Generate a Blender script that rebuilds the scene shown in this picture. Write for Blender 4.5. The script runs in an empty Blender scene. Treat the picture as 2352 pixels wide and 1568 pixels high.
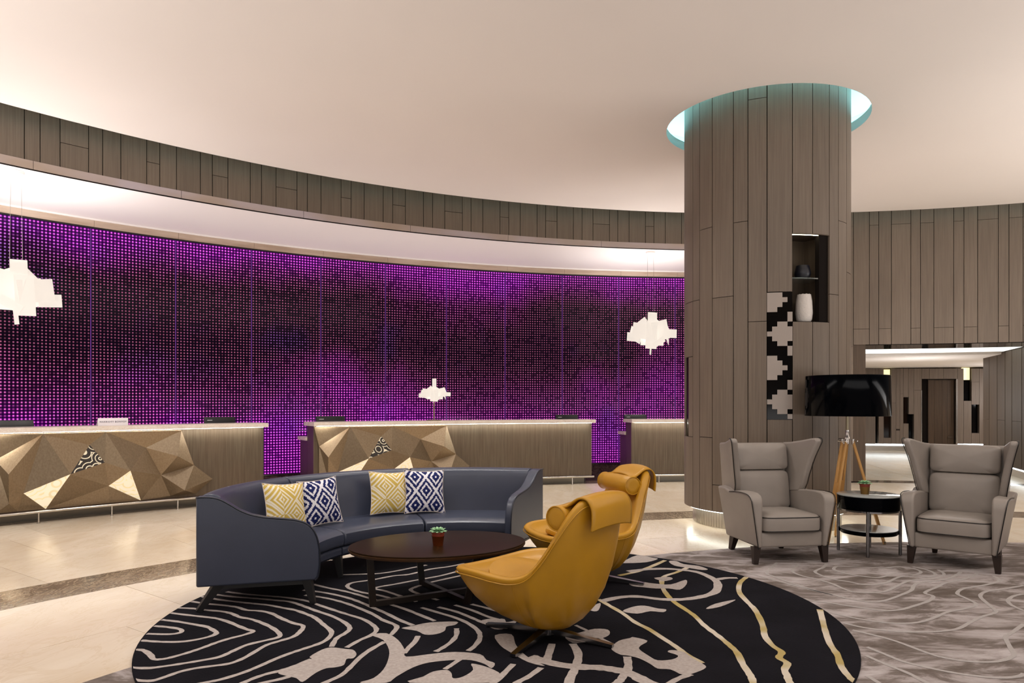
import bpy, bmesh, math, random
from mathutils import Vector, Matrix
random.seed(7)
R = math.radians
scene = bpy.context.scene
col = scene.collection

# ------------------------------------------------------------------ camera
cam_d = bpy.data.cameras.new('camera')
cam_d.sensor_width = 36.0
cam_d.lens = 36.0 * 1675.0 / 2352.0
cam_d.shift_y = (925.8 - 784.0) / 2352.0
cam_d.clip_end = 200
cam = bpy.data.objects.new('camera', cam_d)
cam.location = (0, 0, 1.35)
cam.rotation_euler = (R(90), 0, 0)
col.objects.link(cam)
scene.camera = cam

# ------------------------------------------------------------------ world and large lights
wd = bpy.data.worlds.new('lobby_ambient')
scene.world = wd
wd.use_nodes = True
wd.node_tree.nodes['Background'].inputs[0].default_value = (1.0, 0.96, 0.93, 1)
wd.node_tree.nodes['Background'].inputs[1].default_value = 0.12

def area(name, loc, rot, sx, sy, power, color):
    d = bpy.data.lights.new(name, 'AREA')
    d.shape = 'RECTANGLE'; d.size = sx; d.size_y = sy
    d.energy = power; d.color = color
    o = bpy.data.objects.new(name, d)
    o.location = loc; o.rotation_euler = rot
    col.objects.link(o)
    return o
# added fill lights without fixtures: one above the seating, others washing the ceiling
W1 = (1.0, 0.96, 0.925); W2 = (1.0, 0.96, 0.935)
area('seating_fill', (1.2, 2.4, 4.45), (0, 0, 0), 7.0, 4.6, 110, W1)
area('ceiling_fill', (3.0, -2.2, 0.8), (R(180 - 14), 0, 0), 11.0, 3.6, 400, W2)
area('ceiling_fill', (-6.4, 2.6, 0.8), (R(180 - 10), R(0), 0), 3.0, 5.0, 330, W2)
area('ceiling_fill', (9.6, 4.6, 0.8), (R(180 - 10), R(0), 0), 3.5, 6.0, 520, W2)
def spot(name, loc, power, color, angle=110, blend=.9, radius=.06):
    d = bpy.data.lights.new(name, 'SPOT'); d.energy = power; d.color = color
    d.spot_size = R(angle); d.spot_blend = blend; d.shadow_soft_size = radius
    o = bpy.data.objects.new(name, d); o.location = loc; col.objects.link(o); return o
for a_, r_ in ((-50, 10.9), (-40, 10.9), (-30, 10.9), (-20, 10.9), (-10, 10.9), (0, 10.9), (14, 10.9), (-52, 8.2), (-34, 8.4), (-24, 8.4), (6, 9.2), (22, 9.6)):
    spot('floor_fill_spot', (4.135 + r_ * math.sin(R(a_)), -.119 + r_ * math.cos(R(a_)), 4.52), 190, W1)  # added spots that brighten the floor, no fixtures in the ceiling

vs = scene.view_settings
scene.display_settings.display_device = 'sRGB'
vs.view_transform = 'Standard'
vs.look = 'None'
vs.gamma = 1.0
vs.use_curve_mapping = False
vs.exposure = 0.0

# ------------------------------------------------------------------ helpers
CX, CY = 4.135, -0.119          # centre of the rotunda
RC, RP, RL = 12.345, 12.62, 14.251
ZC = 4.528

def lin(h):
    h = h.lstrip('#')
    c = [int(h[i:i + 2], 16) / 255 for i in (0, 2, 4)]
    return tuple(x / 12.92 if x <= .04045 else ((x + .055) / 1.055) ** 2.4 for x in c) + (1,)

class NT:
    def __init__(s, name):
        s.m = bpy.data.materials.new(name); s.m.use_nodes = True
        s.t = s.m.node_tree; s.b = s.t.nodes['Principled BSDF']
    def n(s, kind, **kw):
        x = s.t.nodes.new(kind)
        for k, v in kw.items(): setattr(x, k, v)
        return x
    def l(s, a, b): s.t.links.new(a, b)
    def val(s, sock, v):
        if hasattr(v, 'links'): s.l(v, sock)
        else: sock.default_value = v
    def math(s, op, a, b=None, c=None, clamp=False):
        x = s.n('ShaderNodeMath', operation=op, use_clamp=clamp)
        s.val(x.inputs[0], a)
        if b is not None: s.val(x.inputs[1], b)
        if c is not None: s.val(x.inputs[2], c)
        return x.outputs[0]
    def mix(s, f, a, b, blend='MIX'):
        x = s.n('ShaderNodeMix', data_type='RGBA', blend_type=blend)
        s.val(x.inputs[0], f); s.val(x.inputs[6], a); s.val(x.inputs[7], b)
        return x.outputs[2]
    def noise(s, vec, scale, detail=3, rough=.55, dist=0, dim='3D'):
        x = s.n('ShaderNodeTexNoise', noise_dimensions=dim)
        if vec is not None: s.l(vec, x.inputs['Vector'])
        x.inputs['Scale'].default_value = scale; x.inputs['Detail'].default_value = detail
        x.inputs['Roughness'].default_value = rough; x.inputs['Distortion'].default_value = dist
        return x
    def ramp(s, f, stops):
        x = s.n('ShaderNodeValToRGB'); s.l(f, x.inputs[0])
        e = x.color_ramp.elements
        while len(e) < len(stops): e.new(.5)
        for q, (p, c) in zip(e, stops): q.position = p; q.color = c
        return x.outputs[0]
    def mapr(s, v, a, b, c=0., d=1.):
        x = s.n('ShaderNodeMapRange'); s.l(v, x.inputs[0])
        for i, q in enumerate((a, b, c, d)): x.inputs[i + 1].default_value = q
        return x.outputs[0]
    def pos(s): return s.n('ShaderNodeNewGeometry').outputs['Position']
    def obj(s): return s.n('ShaderNodeTexCoord').outputs['Object']
    def uv(s): return s.n('ShaderNodeTexCoord').outputs['UV']
    def scaled(s, vec, sc):
        x = s.n('ShaderNodeMapping'); s.l(vec, x.inputs[0]); x.inputs['Scale'].default_value = sc
        return x.outputs[0]
    def rnd(s): return s.n('ShaderNodeObjectInfo').outputs['Random']
    def bump(s, h, strength=.2, dist=.01):
        x = s.n('ShaderNodeBump'); s.l(h, x.inputs['Height'])
        x.inputs['Strength'].default_value = strength; x.inputs['Distance'].default_value = dist
        s.l(x.outputs[0], s.b.inputs['Normal'])
    def set(s, color=None, rough=None, metal=None, spec=None, emit=None, estr=None, coat=None, trans=None):
        b = s.b.inputs
        if color is not None: s.val(b['Base Color'], color)
        if rough is not None: s.val(b['Roughness'], rough)
        if metal is not None: s.val(b['Metallic'], metal)
        if spec is not None: s.val(b['Specular IOR Level'], spec)
        if emit is not None: s.val(b['Emission Color'], emit)
        if estr is not None: s.val(b['Emission Strength'], estr)
        if coat is not None: s.val(b['Coat Weight'], coat)
        if trans is not None: s.val(b['Transmission Weight'], trans)
        return s.m

def plain(name, hexc, rough=.5, metal=0., spec=.5, **kw):
    return NT(name).set(lin(hexc), rough, metal, spec, **kw)
def glow(name, color, strength):
    return NT(name).set((0.8, .8, .8, 1), .6, emit=color, estr=strength)
def leather(name, hexc, rough=.42, var=.10):
    k = NT(name); p = k.obj()
    n = k.noise(p, 5, 2)
    c = k.mix(k.mapr(n.outputs[0], .3, .7), tuple(x * (1 - var) for x in lin(hexc)[:3]) + (1,), lin(hexc))
    f = k.n('ShaderNodeTexVoronoi'); k.l(p, f.inputs['Vector']); f.inputs['Scale'].default_value = 260
    k.bump(f.outputs[0], .08, .002)
    return k.set(c, rough, spec=.4)
def wood_panel(name, hexa, hexb, rough=.45, var=.10):
    k = NT(name); p = k.pos()
    g = k.noise(k.scaled(p, (70, 70, 1.6)), 1.0, 4, .6)
    b = k.noise(k.scaled(p, (3, 3, .7)), 1.0, 2)
    c = k.mix(k.mapr(g.outputs[0], .3, .7), lin(hexa), lin(hexb))
    v = k.math('MULTIPLY_ADD', k.rnd(), var, 1 - var / 2)
    v = k.math('MULTIPLY', v, k.mapr(b.outputs[0], .3, .7, .93, 1.05))
    hs = k.n('ShaderNodeHueSaturation'); k.l(v, hs.inputs['Value']); k.l(c, hs.inputs['Color'])
    return k.set(hs.outputs[0], rough, spec=.35)

def link(name, me, mat, parent=None):
    o = bpy.data.objects.new(name, me)
    if mat is not None and len(me.materials) == 0: me.materials.append(mat)
    col.objects.link(o)
    if parent is not None: o.parent = parent
    return o
def mesh(name, verts, faces, mat, parent=None, smooth=None, uvs=None):
    me = bpy.data.meshes.new(name)
    me.from_pydata([tuple(v) for v in verts], [], faces)
    if uvs is not None:
        ul = me.uv_layers.new(name='UVMap')
        for i, lp in enumerate(me.loops): ul.data[i].uv = uvs[lp.vertex_index]
    me.update()
    if smooth is not None:
        me.shade_smooth(); me.set_sharp_from_angle(angle=R(smooth))
    return link(name, me, mat, parent)
def from_bm(name, bm, mat, parent=None, smooth=None):
    me = bpy.data.meshes.new(name); bmesh.ops.recalc_face_normals(bm, faces=bm.faces)
    bm.to_mesh(me); bm.free()
    if smooth is not None:
        me.shade_smooth(); me.set_sharp_from_angle(angle=R(smooth))
    return link(name, me, mat, parent)
def box(name, c, s, mat, parent=None, bevel=0., rot=None, seg=2):
    bm = bmesh.new(); bmesh.ops.create_cube(bm, size=1)
    for v in bm.verts: v.co = Vector((v.co.x * s[0], v.co.y * s[1], v.co.z * s[2]))
    if bevel: bmesh.ops.bevel(bm, geom=bm.edges[:], offset=bevel, segments=seg, profile=.6, affect='EDGES')
    M = Matrix.Translation(Vector(c))
    if rot is not None: M = M @ rot.to_4x4()
    bm.transform(M)
    return from_bm(name, bm, mat, parent, 40 if bevel else None)
def polar(r, a, z, cx=CX, cy=CY):
    return (cx + r * math.sin(R(a)), cy + r * math.cos(R(a)), z)
def arc(name, r0, r1, a0, a1, z0, z1, mat, parent=None, n=4, cx=CX, cy=CY, uv=False, smooth=30):
    """curved block between two radii, two angles (degrees) and two heights"""
    V = []; Fc = []; U = []
    for i in range(n + 1):
        a = a0 + (a1 - a0) * i / n
        for r, z in ((r0, z0), (r1, z0), (r1, z1), (r0, z1)):
            V.append(polar(r, a, z, cx, cy)); U.append((i / n, (z - z0) / max(1e-6, z1 - z0)))
    for i in range(n):
        b = 4 * i
        for k in range(4):
            Fc.append((b + k, b + (k + 1) % 4, b + 4 + (k + 1) % 4, b + 4 + k))
    Fc.append((3, 2, 1, 0)); b = 4 * n; Fc.append((b, b + 1, b + 2, b + 3))
    if a1 < a0: Fc = [f[::-1] for f in Fc]
    return mesh(name, V, Fc, mat, parent, smooth, U if uv else None)
def sweep(name, prof, a0, a1, mat, parent=None, n=16, cx=0, cy=0, smooth=40, closed=True, caps=True):
    """sweep a closed (r, z) profile along an arc about (cx, cy)"""
    m = len(prof); V = []; Fc = []
    for i in range(n + 1):
        a = a0 + (a1 - a0) * i / n
        V += [polar(r, a, z, cx, cy) for r, z in prof]
    for i in range(n):
        for k in range(m if closed else m - 1):
            Fc.append((i * m + k, i * m + (k + 1) % m, (i + 1) * m + (k + 1) % m, (i + 1) * m + k))
    if caps:
        Fc.append(tuple(range(m))[::-1]); Fc.append(tuple(range(n * m, n * m + m)))
    o = mesh(name, V, Fc, mat, parent)
    bm = bmesh.new(); bm.from_mesh(o.data); bmesh.ops.recalc_face_normals(bm, faces=bm.faces)
    bm.to_mesh(o.data); bm.free()
    o.data.shade_smooth(); o.data.set_sharp_from_angle(angle=R(smooth))
    return o
def lathe(name, prof, mat, parent=None, c=(0, 0, 0), seg=32, smooth=40):
    V = []; Fc = []; m = len(prof)
    for i in range(seg):
        a = 2 * math.pi * i / seg
        V += [(c[0] + r * math.cos(a), c[1] + r * math.sin(a), c[2] + z) for r, z in prof]
    for i in range(seg):
        j = (i + 1) % seg
        for k in range(m - 1):
            Fc.append((i * m + k, j * m + k, j * m + k + 1, i * m + k + 1))
    bm = bmesh.new(); vs_ = [bm.verts.new(v) for v in V]
    for f in Fc:
        try: bm.faces.new([vs_[i] for i in f])
        except ValueError: pass
    bmesh.ops.remove_doubles(bm, verts=bm.verts, dist=1e-6)
    return from_bm(name, bm, mat, parent, smooth)
def bridge(name, rings, mat, parent=None, smooth=60, cap=True, closed=True):
    """loft through rings that have equal vertex counts"""
    m = len(rings[0]); V = [p for r in rings for p in r]; bm = bmesh.new()
    vv = [bm.verts.new(p) for p in V]
    for i in range(len(rings) - 1):
        for k in range(m if closed else m - 1):
            try: bm.faces.new((vv[i * m + k], vv[i * m + (k + 1) % m], vv[(i + 1) * m + (k + 1) % m], vv[(i + 1) * m + k]))
            except ValueError: pass
    if cap:
        bm.faces.new(vv[:m]); bm.faces.new(vv[-m:])
    bmesh.ops.remove_doubles(bm, verts=bm.verts, dist=1e-6)
    return from_bm(name, bm, mat, parent, smooth)
def tube(name, pts, rad, mat, parent=None, seg=8, smooth=60, closed=False):
    pts = [Vector(p) for p in pts]; n = len(pts); rings = []; up = None
    rr = rad if isinstance(rad, (list, tuple)) else [rad] * n
    for i, p in enumerate(pts):
        a = pts[(i - 1) % n] if (closed or i > 0) else p; b = pts[(i + 1) % n] if (closed or i < n - 1) else p
        t = (b - a).normalized()
        if up is None: up = t.orthogonal().normalized()
        up = (up - t * up.dot(t)).normalized(); s = t.cross(up)
        rings.append([p + (up * math.cos(2 * math.pi * k / seg) + s * math.sin(2 * math.pi * k / seg)) * rr[i] for k in range(seg)])
    if closed:
        rings.append(rings[0])
        return bridge(name, rings, mat, parent, smooth, cap=False)
    return bridge(name, rings, mat, parent, smooth)
def bar(name, a, b, s0, s1, mat, parent=None, up=(0, 0, 1), bevel=0.):
    """square bar from a to b, half sizes (w, h) at either end"""
    a = Vector(a); b = Vector(b); t = (b - a).normalized(); u = Vector(up)
    if abs(t.dot(u)) > .95: u = Vector((0, 1, 0))
    s = t.cross(u).normalized(); u = s.cross(t)
    rings = [[p + s * w * i + u * h * j for i, j in ((-1, -1), (1, -1), (1, 1), (-1, 1))] for p, (w, h) in ((a, s0), (b, s1))]
    o = bridge(name, rings, mat, parent, 30)
    if bevel: mod(o, 'BEVEL', width=bevel, segments=2)
    return o
def mod(o, kind, **kw):
    m = o.modifiers.new(kind.lower(), kind)
    for k, v in kw.items(): setattr(m, k, v)
    return m
def extrude_poly(name, poly, fn0, fn1, mat, parent=None, smooth=40):
    """prism between two mappings of a 2-D polygon"""
    n = len(poly); V = [fn0(p) for p in poly] + [fn1(p) for p in poly]
    bm = bmesh.new(); vv = [bm.verts.new(v) for v in V]
    for k in range(n): bm.faces.new((vv[k], vv[(k + 1) % n], vv[n + (k + 1) % n], vv[n + k]))
    bm.faces.new(vv[:n][::-1]); bm.faces.new(vv[n:])
    return from_bm(name, bm, mat, parent, smooth)
def spline(pts, n=8, closed=False):
    pts = [Vector(p) for p in pts]; m = len(pts); out = []
    for i in range(m if closed else m - 1):
        g = lambda k: pts[k % m] if closed else pts[min(max(k, 0), m - 1)]
        a, b, c, d = g(i - 1), g(i), g(i + 1), g(i + 2)
        for j in range(n):
            t = j / n
            out.append(.5 * ((2 * b) + (c - a) * t + (2 * a - 5 * b + 4 * c - d) * t * t + (3 * b - a - 3 * c + d) * t ** 3))
    if not closed: out.append(pts[-1])
    return out
def empty(name, loc=(0, 0, 0), rz=0.):
    o = bpy.data.objects.new(name, None); o.location = loc; o.rotation_euler = (0, 0, rz)
    o.empty_display_size = .1; col.objects.link(o); return o
def tag(o, label=None, cat=None, group=None, kind=None):
    if label: o['label'] = label
    if cat: o['category'] = cat
    if group: o['group'] = group
    if kind: o['kind'] = kind
    return o
def copy_tree(o, parent=None):
    c = o.copy(); col.objects.link(c)
    if parent is not None: c.parent = parent
    for ch in list(o.children): copy_tree(ch, c)
    return c

# ------------------------------------------------------------------ measured outlines in metres
RUG_LINES=[[(-2.139,4.357),(-2.044,4.334),(-1.963,4.299),(-1.929,4.261),(-1.929,4.224),(-1.98,4.2),(-2.107,4.209)],[(-2.154,4.481),(-2.046,4.447),(-1.919,4.39),(-1.818,4.341),(-1.753,4.277),(-1.712,4.224),(-1.718,4.17),(-1.776,4.105),(-1.853,4.068),(-1.964,4.068),(-2.083,4.091)],[(-2.166,4.627),(-2.034,4.58),(-1.924,4.544),(-1.827,4.509),(-1.728,4.44),(-1.636,4.357),(-1.563,4.293),(-1.509,4.252),(-1.543,4.185),(-1.596,4.126),(-1.643,4.054),(-1.682,3.971),(-1.728,3.891),(-1.766,3.84),(-1.808,3.797),(-1.86,3.79),(-1.909,3.852),(-1.972,3.917),(-2.019,3.939),(-2.032,3.925)],[(-2.17,4.74),(-2.078,4.729),(-1.965,4.691),(-1.857,4.661),(-1.776,4.616),(-1.693,4.537),(-1.605,4.492),(-1.504,4.407),(-1.411,4.309),(-1.337,4.2),(-1.332,4.14),(-1.393,4.082),(-1.461,4.012),(-1.498,3.917),(-1.533,3.827),(-1.6,3.777),(-1.681,3.729),(-1.763,3.687),(-1.828,3.663),(-1.925,3.67)],[(-2.152,4.896),(-2.027,4.839),(-1.915,4.807),(-1.798,4.76),(-1.708,4.691),(-1.616,4.672),(-1.522,4.616),(-1.425,4.509),(-1.324,4.413),(-1.248,4.357),(-1.235,4.246),(-1.247,4.155),(-1.3,4.082),(-1.351,4.012),(-1.377,3.904),(-1.402,3.802),(-1.443,3.729),(-1.514,3.694),(-1.585,3.663),(-1.646,3.613),(-1.692,3.537),(-1.735,3.494),(-1.831,3.509)],[(-2.138,5.023),(-2.006,4.95),(-1.872,4.896),(-1.731,4.847),(-1.607,4.807),(-1.501,4.748),(-1.397,4.691),(-1.312,4.616),(-1.224,4.527),(-1.137,4.39),(-1.051,4.246),(-1.04,4.126),(-1.065,4.04),(-1.124,3.957),(-1.182,3.878),(-1.233,3.79),(-1.277,3.694),(-1.328,3.602),(-1.4,3.515),(-1.469,3.469),(-1.692,3.33),(-1.929,3.191),(-2.091,3.024)],[(-2.081,5.079),(-1.917,5.014),(-1.753,4.971),(-1.614,4.929),(-1.489,4.888),(-1.371,4.787),(-1.253,4.672),(-1.129,4.562),(-1.014,4.423),(-0.958,4.309),(-0.966,4.215),(-0.993,4.126),(-0.986,3.984)],[(-2.015,5.147),(-1.849,5.079),(-1.695,5.036),(-1.544,4.992),(-1.383,4.908),(-1.251,4.787),(-1.125,4.672),(-1.019,4.58),(-0.917,4.492),(-0.833,4.373),(-0.795,4.277),(-0.807,4.185),(-0.855,4.096),(-0.901,3.971)],[(-1.437,5.057),(-1.333,5.014),(-1.225,4.95),(-1.1,4.847),(-0.987,4.729),(-0.876,4.598),(-0.791,4.474),(-0.69,4.357),(-0.69,4.23),(-0.697,4.185)],[(-1.487,5.193),(-1.368,5.147),(-1.246,5.079),(-1.106,4.971),(-0.989,4.847),(-0.89,4.729),(-0.795,4.616),(-0.689,4.474),(-0.592,4.367)],[(-1.462,5.36),(-1.339,5.263),(-1.197,5.17),(-1.083,5.079),(-0.969,4.971),(-0.834,4.847),(-0.706,4.729),(-0.592,4.598),(-0.472,4.457)],[(-1.323,5.657),(-1.184,5.674),(-1.034,5.701),(-0.917,5.786),(-0.801,5.904),(-0.703,5.995)],[(-0.392,6.057),(-0.52,5.934),(-0.659,5.844),(-0.795,5.674),(-0.916,5.619),(-1.047,5.497),(-1.179,5.41),(-1.2,5.311),(-1.148,5.216),(-1.046,5.124),(-0.928,5.057),(-0.835,4.98),(-0.73,4.888)],[(-0.06,6.026),(-0.262,5.934),(-0.414,5.786),(-0.557,5.619),(-0.719,5.486),(-0.862,5.36),(-0.959,5.287),(-0.984,5.23),(-0.902,5.17),(-0.775,5.036),(-0.64,4.888)],[(-0.059,5.952),(-0.217,5.804),(-0.305,5.718),(-0.485,5.539),(-0.61,5.41),(-0.693,5.287),(-0.723,5.202),(-0.67,5.111),(-0.563,4.992),(-0.499,4.929)],[(-0.59,4.748),(-0.47,4.635),(-0.355,4.527),(-0.265,4.407),(-0.198,4.261),(-0.182,4.126),(-0.204,3.998),(-0.236,3.917)],[(-0.482,4.76),(-0.355,4.653),(-0.241,4.509),(-0.165,4.407)],[(-0.377,4.807),(-0.261,4.691),(-0.149,4.544),(-0.055,4.457)],[(-0.269,4.827),(-0.155,4.729),(-0.046,4.616)],[(-1.316,2.771),(-1.086,3.033),(-1.009,3.251),(-0.891,3.469),(-0.835,3.569),(-0.813,3.694),(-0.796,3.815),(-0.766,3.931),(-0.71,4.068)],[(-0.328,4.309),(-0.319,4.185),(-0.338,4.068),(-0.375,3.971),(-0.409,3.904)],[(-0.537,4.17),(-0.542,4.068),(-0.564,3.957),(-0.575,3.878)],[(-0.271,3.79),(-0.308,3.705),(-0.336,3.647)],[(-1.745,2.786),(-1.523,3.042),(-1.366,3.256),(-1.279,3.469),(-1.218,3.569),(-1.154,3.625),(-1.105,3.682),(-1.042,3.79)],[(-1.808,3.004),(-1.641,3.179),(-1.38,3.324),(-1.184,3.469),(-1.119,3.515),(-1.07,3.565)]]
RUG_BANDS=[(0.034,1,[(0.587,4.948),(0.641,4.789),(0.7,4.62),(0.749,4.425),(0.804,4.298),(0.849,4.145),(0.891,4.003),(0.927,3.855),(0.973,3.732)]),(0.036,1,[(1.44,5.927),(1.291,5.733),(1.158,5.58),(1.092,5.298),(1.077,5.067),(1.086,4.879),(1.119,4.703),(1.143,4.56),(1.151,4.37),(1.18,4.162),(1.196,4.003),(1.2,3.884),(1.177,3.719),(1.165,3.567),(1.147,3.47),(1.08,3.224),(1.012,2.979),(1.043,2.684)]),(0.036,1,[(1.795,5.58),(1.691,5.407),(1.602,5.142),(1.577,4.901),(1.568,4.725),(1.535,4.521),(1.493,4.334),(1.444,4.162),(1.43,4.003),(1.442,3.898),(1.396,3.813),(1.409,3.732),(1.361,3.641),(1.342,3.555),(1.323,3.47),(1.299,3.226),(1.249,2.982),(1.101,2.689)]),(0.036,1,[(1.985,4.703),(1.908,4.482),(1.831,4.263),(1.758,4.033),(1.72,3.855),(1.666,3.692),(1.64,3.555),(1.64,3.47),(1.653,3.22),(1.594,2.97),(1.669,2.67)]),(0.04,1,[(1.296,6.172),(1.124,5.927),(0.991,5.764),(0.825,5.628)]),(0.06,0,[(0.606,4.901),(0.732,4.995),(0.863,5.019),(1.014,4.948),(1.165,4.948),(1.309,5.019),(1.432,5.142),(1.511,5.352),(1.524,5.521),(1.466,5.733),(1.342,5.828),(1.201,5.861),(1.046,5.828),(0.918,5.764)]),(0.05,0,[(1.53,5.492),(1.63,5.55),(1.715,5.55)]),(0.024,0,[(0.38,4.37),(0.459,4.229),(0.509,4.113),(0.566,4.003)]),(0.075,0,[(0.094,3.827),(0.169,3.759),(0.251,3.705),(0.343,3.679),(0.444,3.667),(0.532,3.628),(0.595,3.567),(0.649,3.47),(0.815,3.252),(0.862,3.034),(1.024,2.772)]),(0.045,0,[(0.335,4.033),(0.35,3.913),(0.345,3.799),(0.312,3.641),(0.271,3.47),(0.262,3.227),(0.15,2.984),(0.043,2.692)]),(0.042,0,[(0.222,4.033),(0.193,3.855),(0.179,3.772)]),(0.042,0,[(0.604,3.827),(0.584,3.667),(0.537,3.543),(0.5,3.47),(0.341,3.248),(0.302,3.025),(0.152,2.759)]),(0.035,0,[(0.879,3.579),(0.813,3.531),(0.755,3.47),(0.597,3.289),(0.36,3.108),(0.223,2.891)]),(0.032,0,[(0.007,3.719),(-0.039,3.591),(-0.073,3.495),(-0.2,3.26),(-0.209,3.025),(-0.33,2.742)]),(0.035,0,[(0.146,3.667),(0.078,3.543),(0.024,3.47),(-0.077,3.27),(-0.295,3.07),(-0.486,2.829)])]
RUG_FLOWERS=[[(-1.152,3.591),(-1.131,3.659),(-1.073,3.717),(-1.042,3.79),(-1.061,3.827),(-1.027,3.931),(-0.983,3.971),(-0.895,3.944),(-0.856,3.931),(-0.824,3.865),(-0.828,3.802),(-0.86,3.79),(-0.854,3.705),(-0.892,3.67),(-0.931,3.659),(-0.961,3.613),(-0.978,3.558),(-1.0,3.479),(-1.042,3.526),(-1.081,3.547)],[(-0.653,4.309),(-0.591,4.357),(-0.499,4.423),(-0.338,4.44),(-0.343,4.373),(-0.39,4.341),(-0.393,4.261),(-0.435,4.2),(-0.501,4.191),(-0.558,4.261)],[(-0.724,3.469),(-0.671,3.526),(-0.643,3.636),(-0.642,3.777),(-0.663,3.931),(-0.724,4.096),(-0.807,4.185),(-0.726,4.215),(-0.64,4.096),(-0.578,3.931),(-0.556,3.827),(-0.436,3.865),(-0.306,3.899),(-0.171,3.865),(-0.132,3.777),(-0.088,3.729),(-0.103,3.659),(-0.139,3.717),(-0.21,3.773),(-0.296,3.777),(-0.422,3.741),(-0.498,3.67),(-0.562,3.547),(-0.597,3.469)],[(-0.486,3.469),(-0.432,3.547),(-0.391,3.613),(-0.327,3.636),(-0.298,3.591),(-0.285,3.526),(-0.238,3.547),(-0.194,3.636),(-0.207,3.724),(-0.12,3.67),(-0.052,3.569),(-0.09,3.484),(-0.098,3.469)],[(-0.196,4.44),(-0.116,4.474),(-0.045,4.492),(-0.043,4.309),(-0.102,4.293),(-0.153,4.373)],[(0.863,5.379),(0.948,5.435),(1.048,5.379),(1.165,5.352),(1.307,5.492),(1.28,5.352),(1.198,5.203),(1.126,5.234),(1.033,5.234),(0.946,5.271),(0.884,5.298)],[(0.707,4.662),(0.795,4.768),(0.872,4.789),(0.944,4.725),(0.994,4.703),(0.963,4.641),(0.884,4.662),(0.792,4.608)],[(1.254,4.716),(1.346,4.834),(1.513,4.938),(1.432,4.834),(1.334,4.746)],[(0.925,6.1),(1.097,6.382),(1.208,6.283),(1.243,6.223),(1.126,6.1),(0.966,6.064)],[(1.319,6.135),(1.383,6.143),(1.419,6.029),(1.524,5.961),(1.568,5.841),(1.516,5.815),(1.417,5.894),(1.33,5.974)],[(0.544,3.913),(0.542,3.972),(0.598,4.081),(0.668,4.129),(0.692,4.145),(0.758,4.081),(0.708,4.003),(0.688,3.942),(0.719,3.841),(0.754,3.772),(0.833,3.786),(0.875,3.841),(0.833,3.898),(0.86,3.928),(0.918,3.898),(0.943,3.799),(0.974,3.719),(0.975,3.667),(0.912,3.604),(0.839,3.567),(0.792,3.641),(0.73,3.654),(0.705,3.719),(0.663,3.799),(0.612,3.841),(0.575,3.855)],[(0.303,4.162),(0.394,4.229),(0.488,4.298),(0.562,4.281),(0.561,4.195),(0.511,4.129),(0.437,4.129),(0.42,4.065),(0.336,4.049)],[(-0.098,4.178),(-0.003,4.195),(0.018,4.033),(0.047,3.913),(0.094,3.799),(0.166,3.692),(0.083,3.745),(-0.003,3.884),(-0.064,4.003)],[(-0.195,4.444),(-0.117,4.501),(-0.048,4.425),(0.031,4.463),(-0.003,4.352),(-0.036,4.298),(-0.102,4.334)],[(0.588,4.856),(0.555,4.682),(0.517,4.662),(0.5,4.725)],[(1.081,5.55),(1.2,5.58),(1.213,5.51),(1.131,5.452)]]
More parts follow.
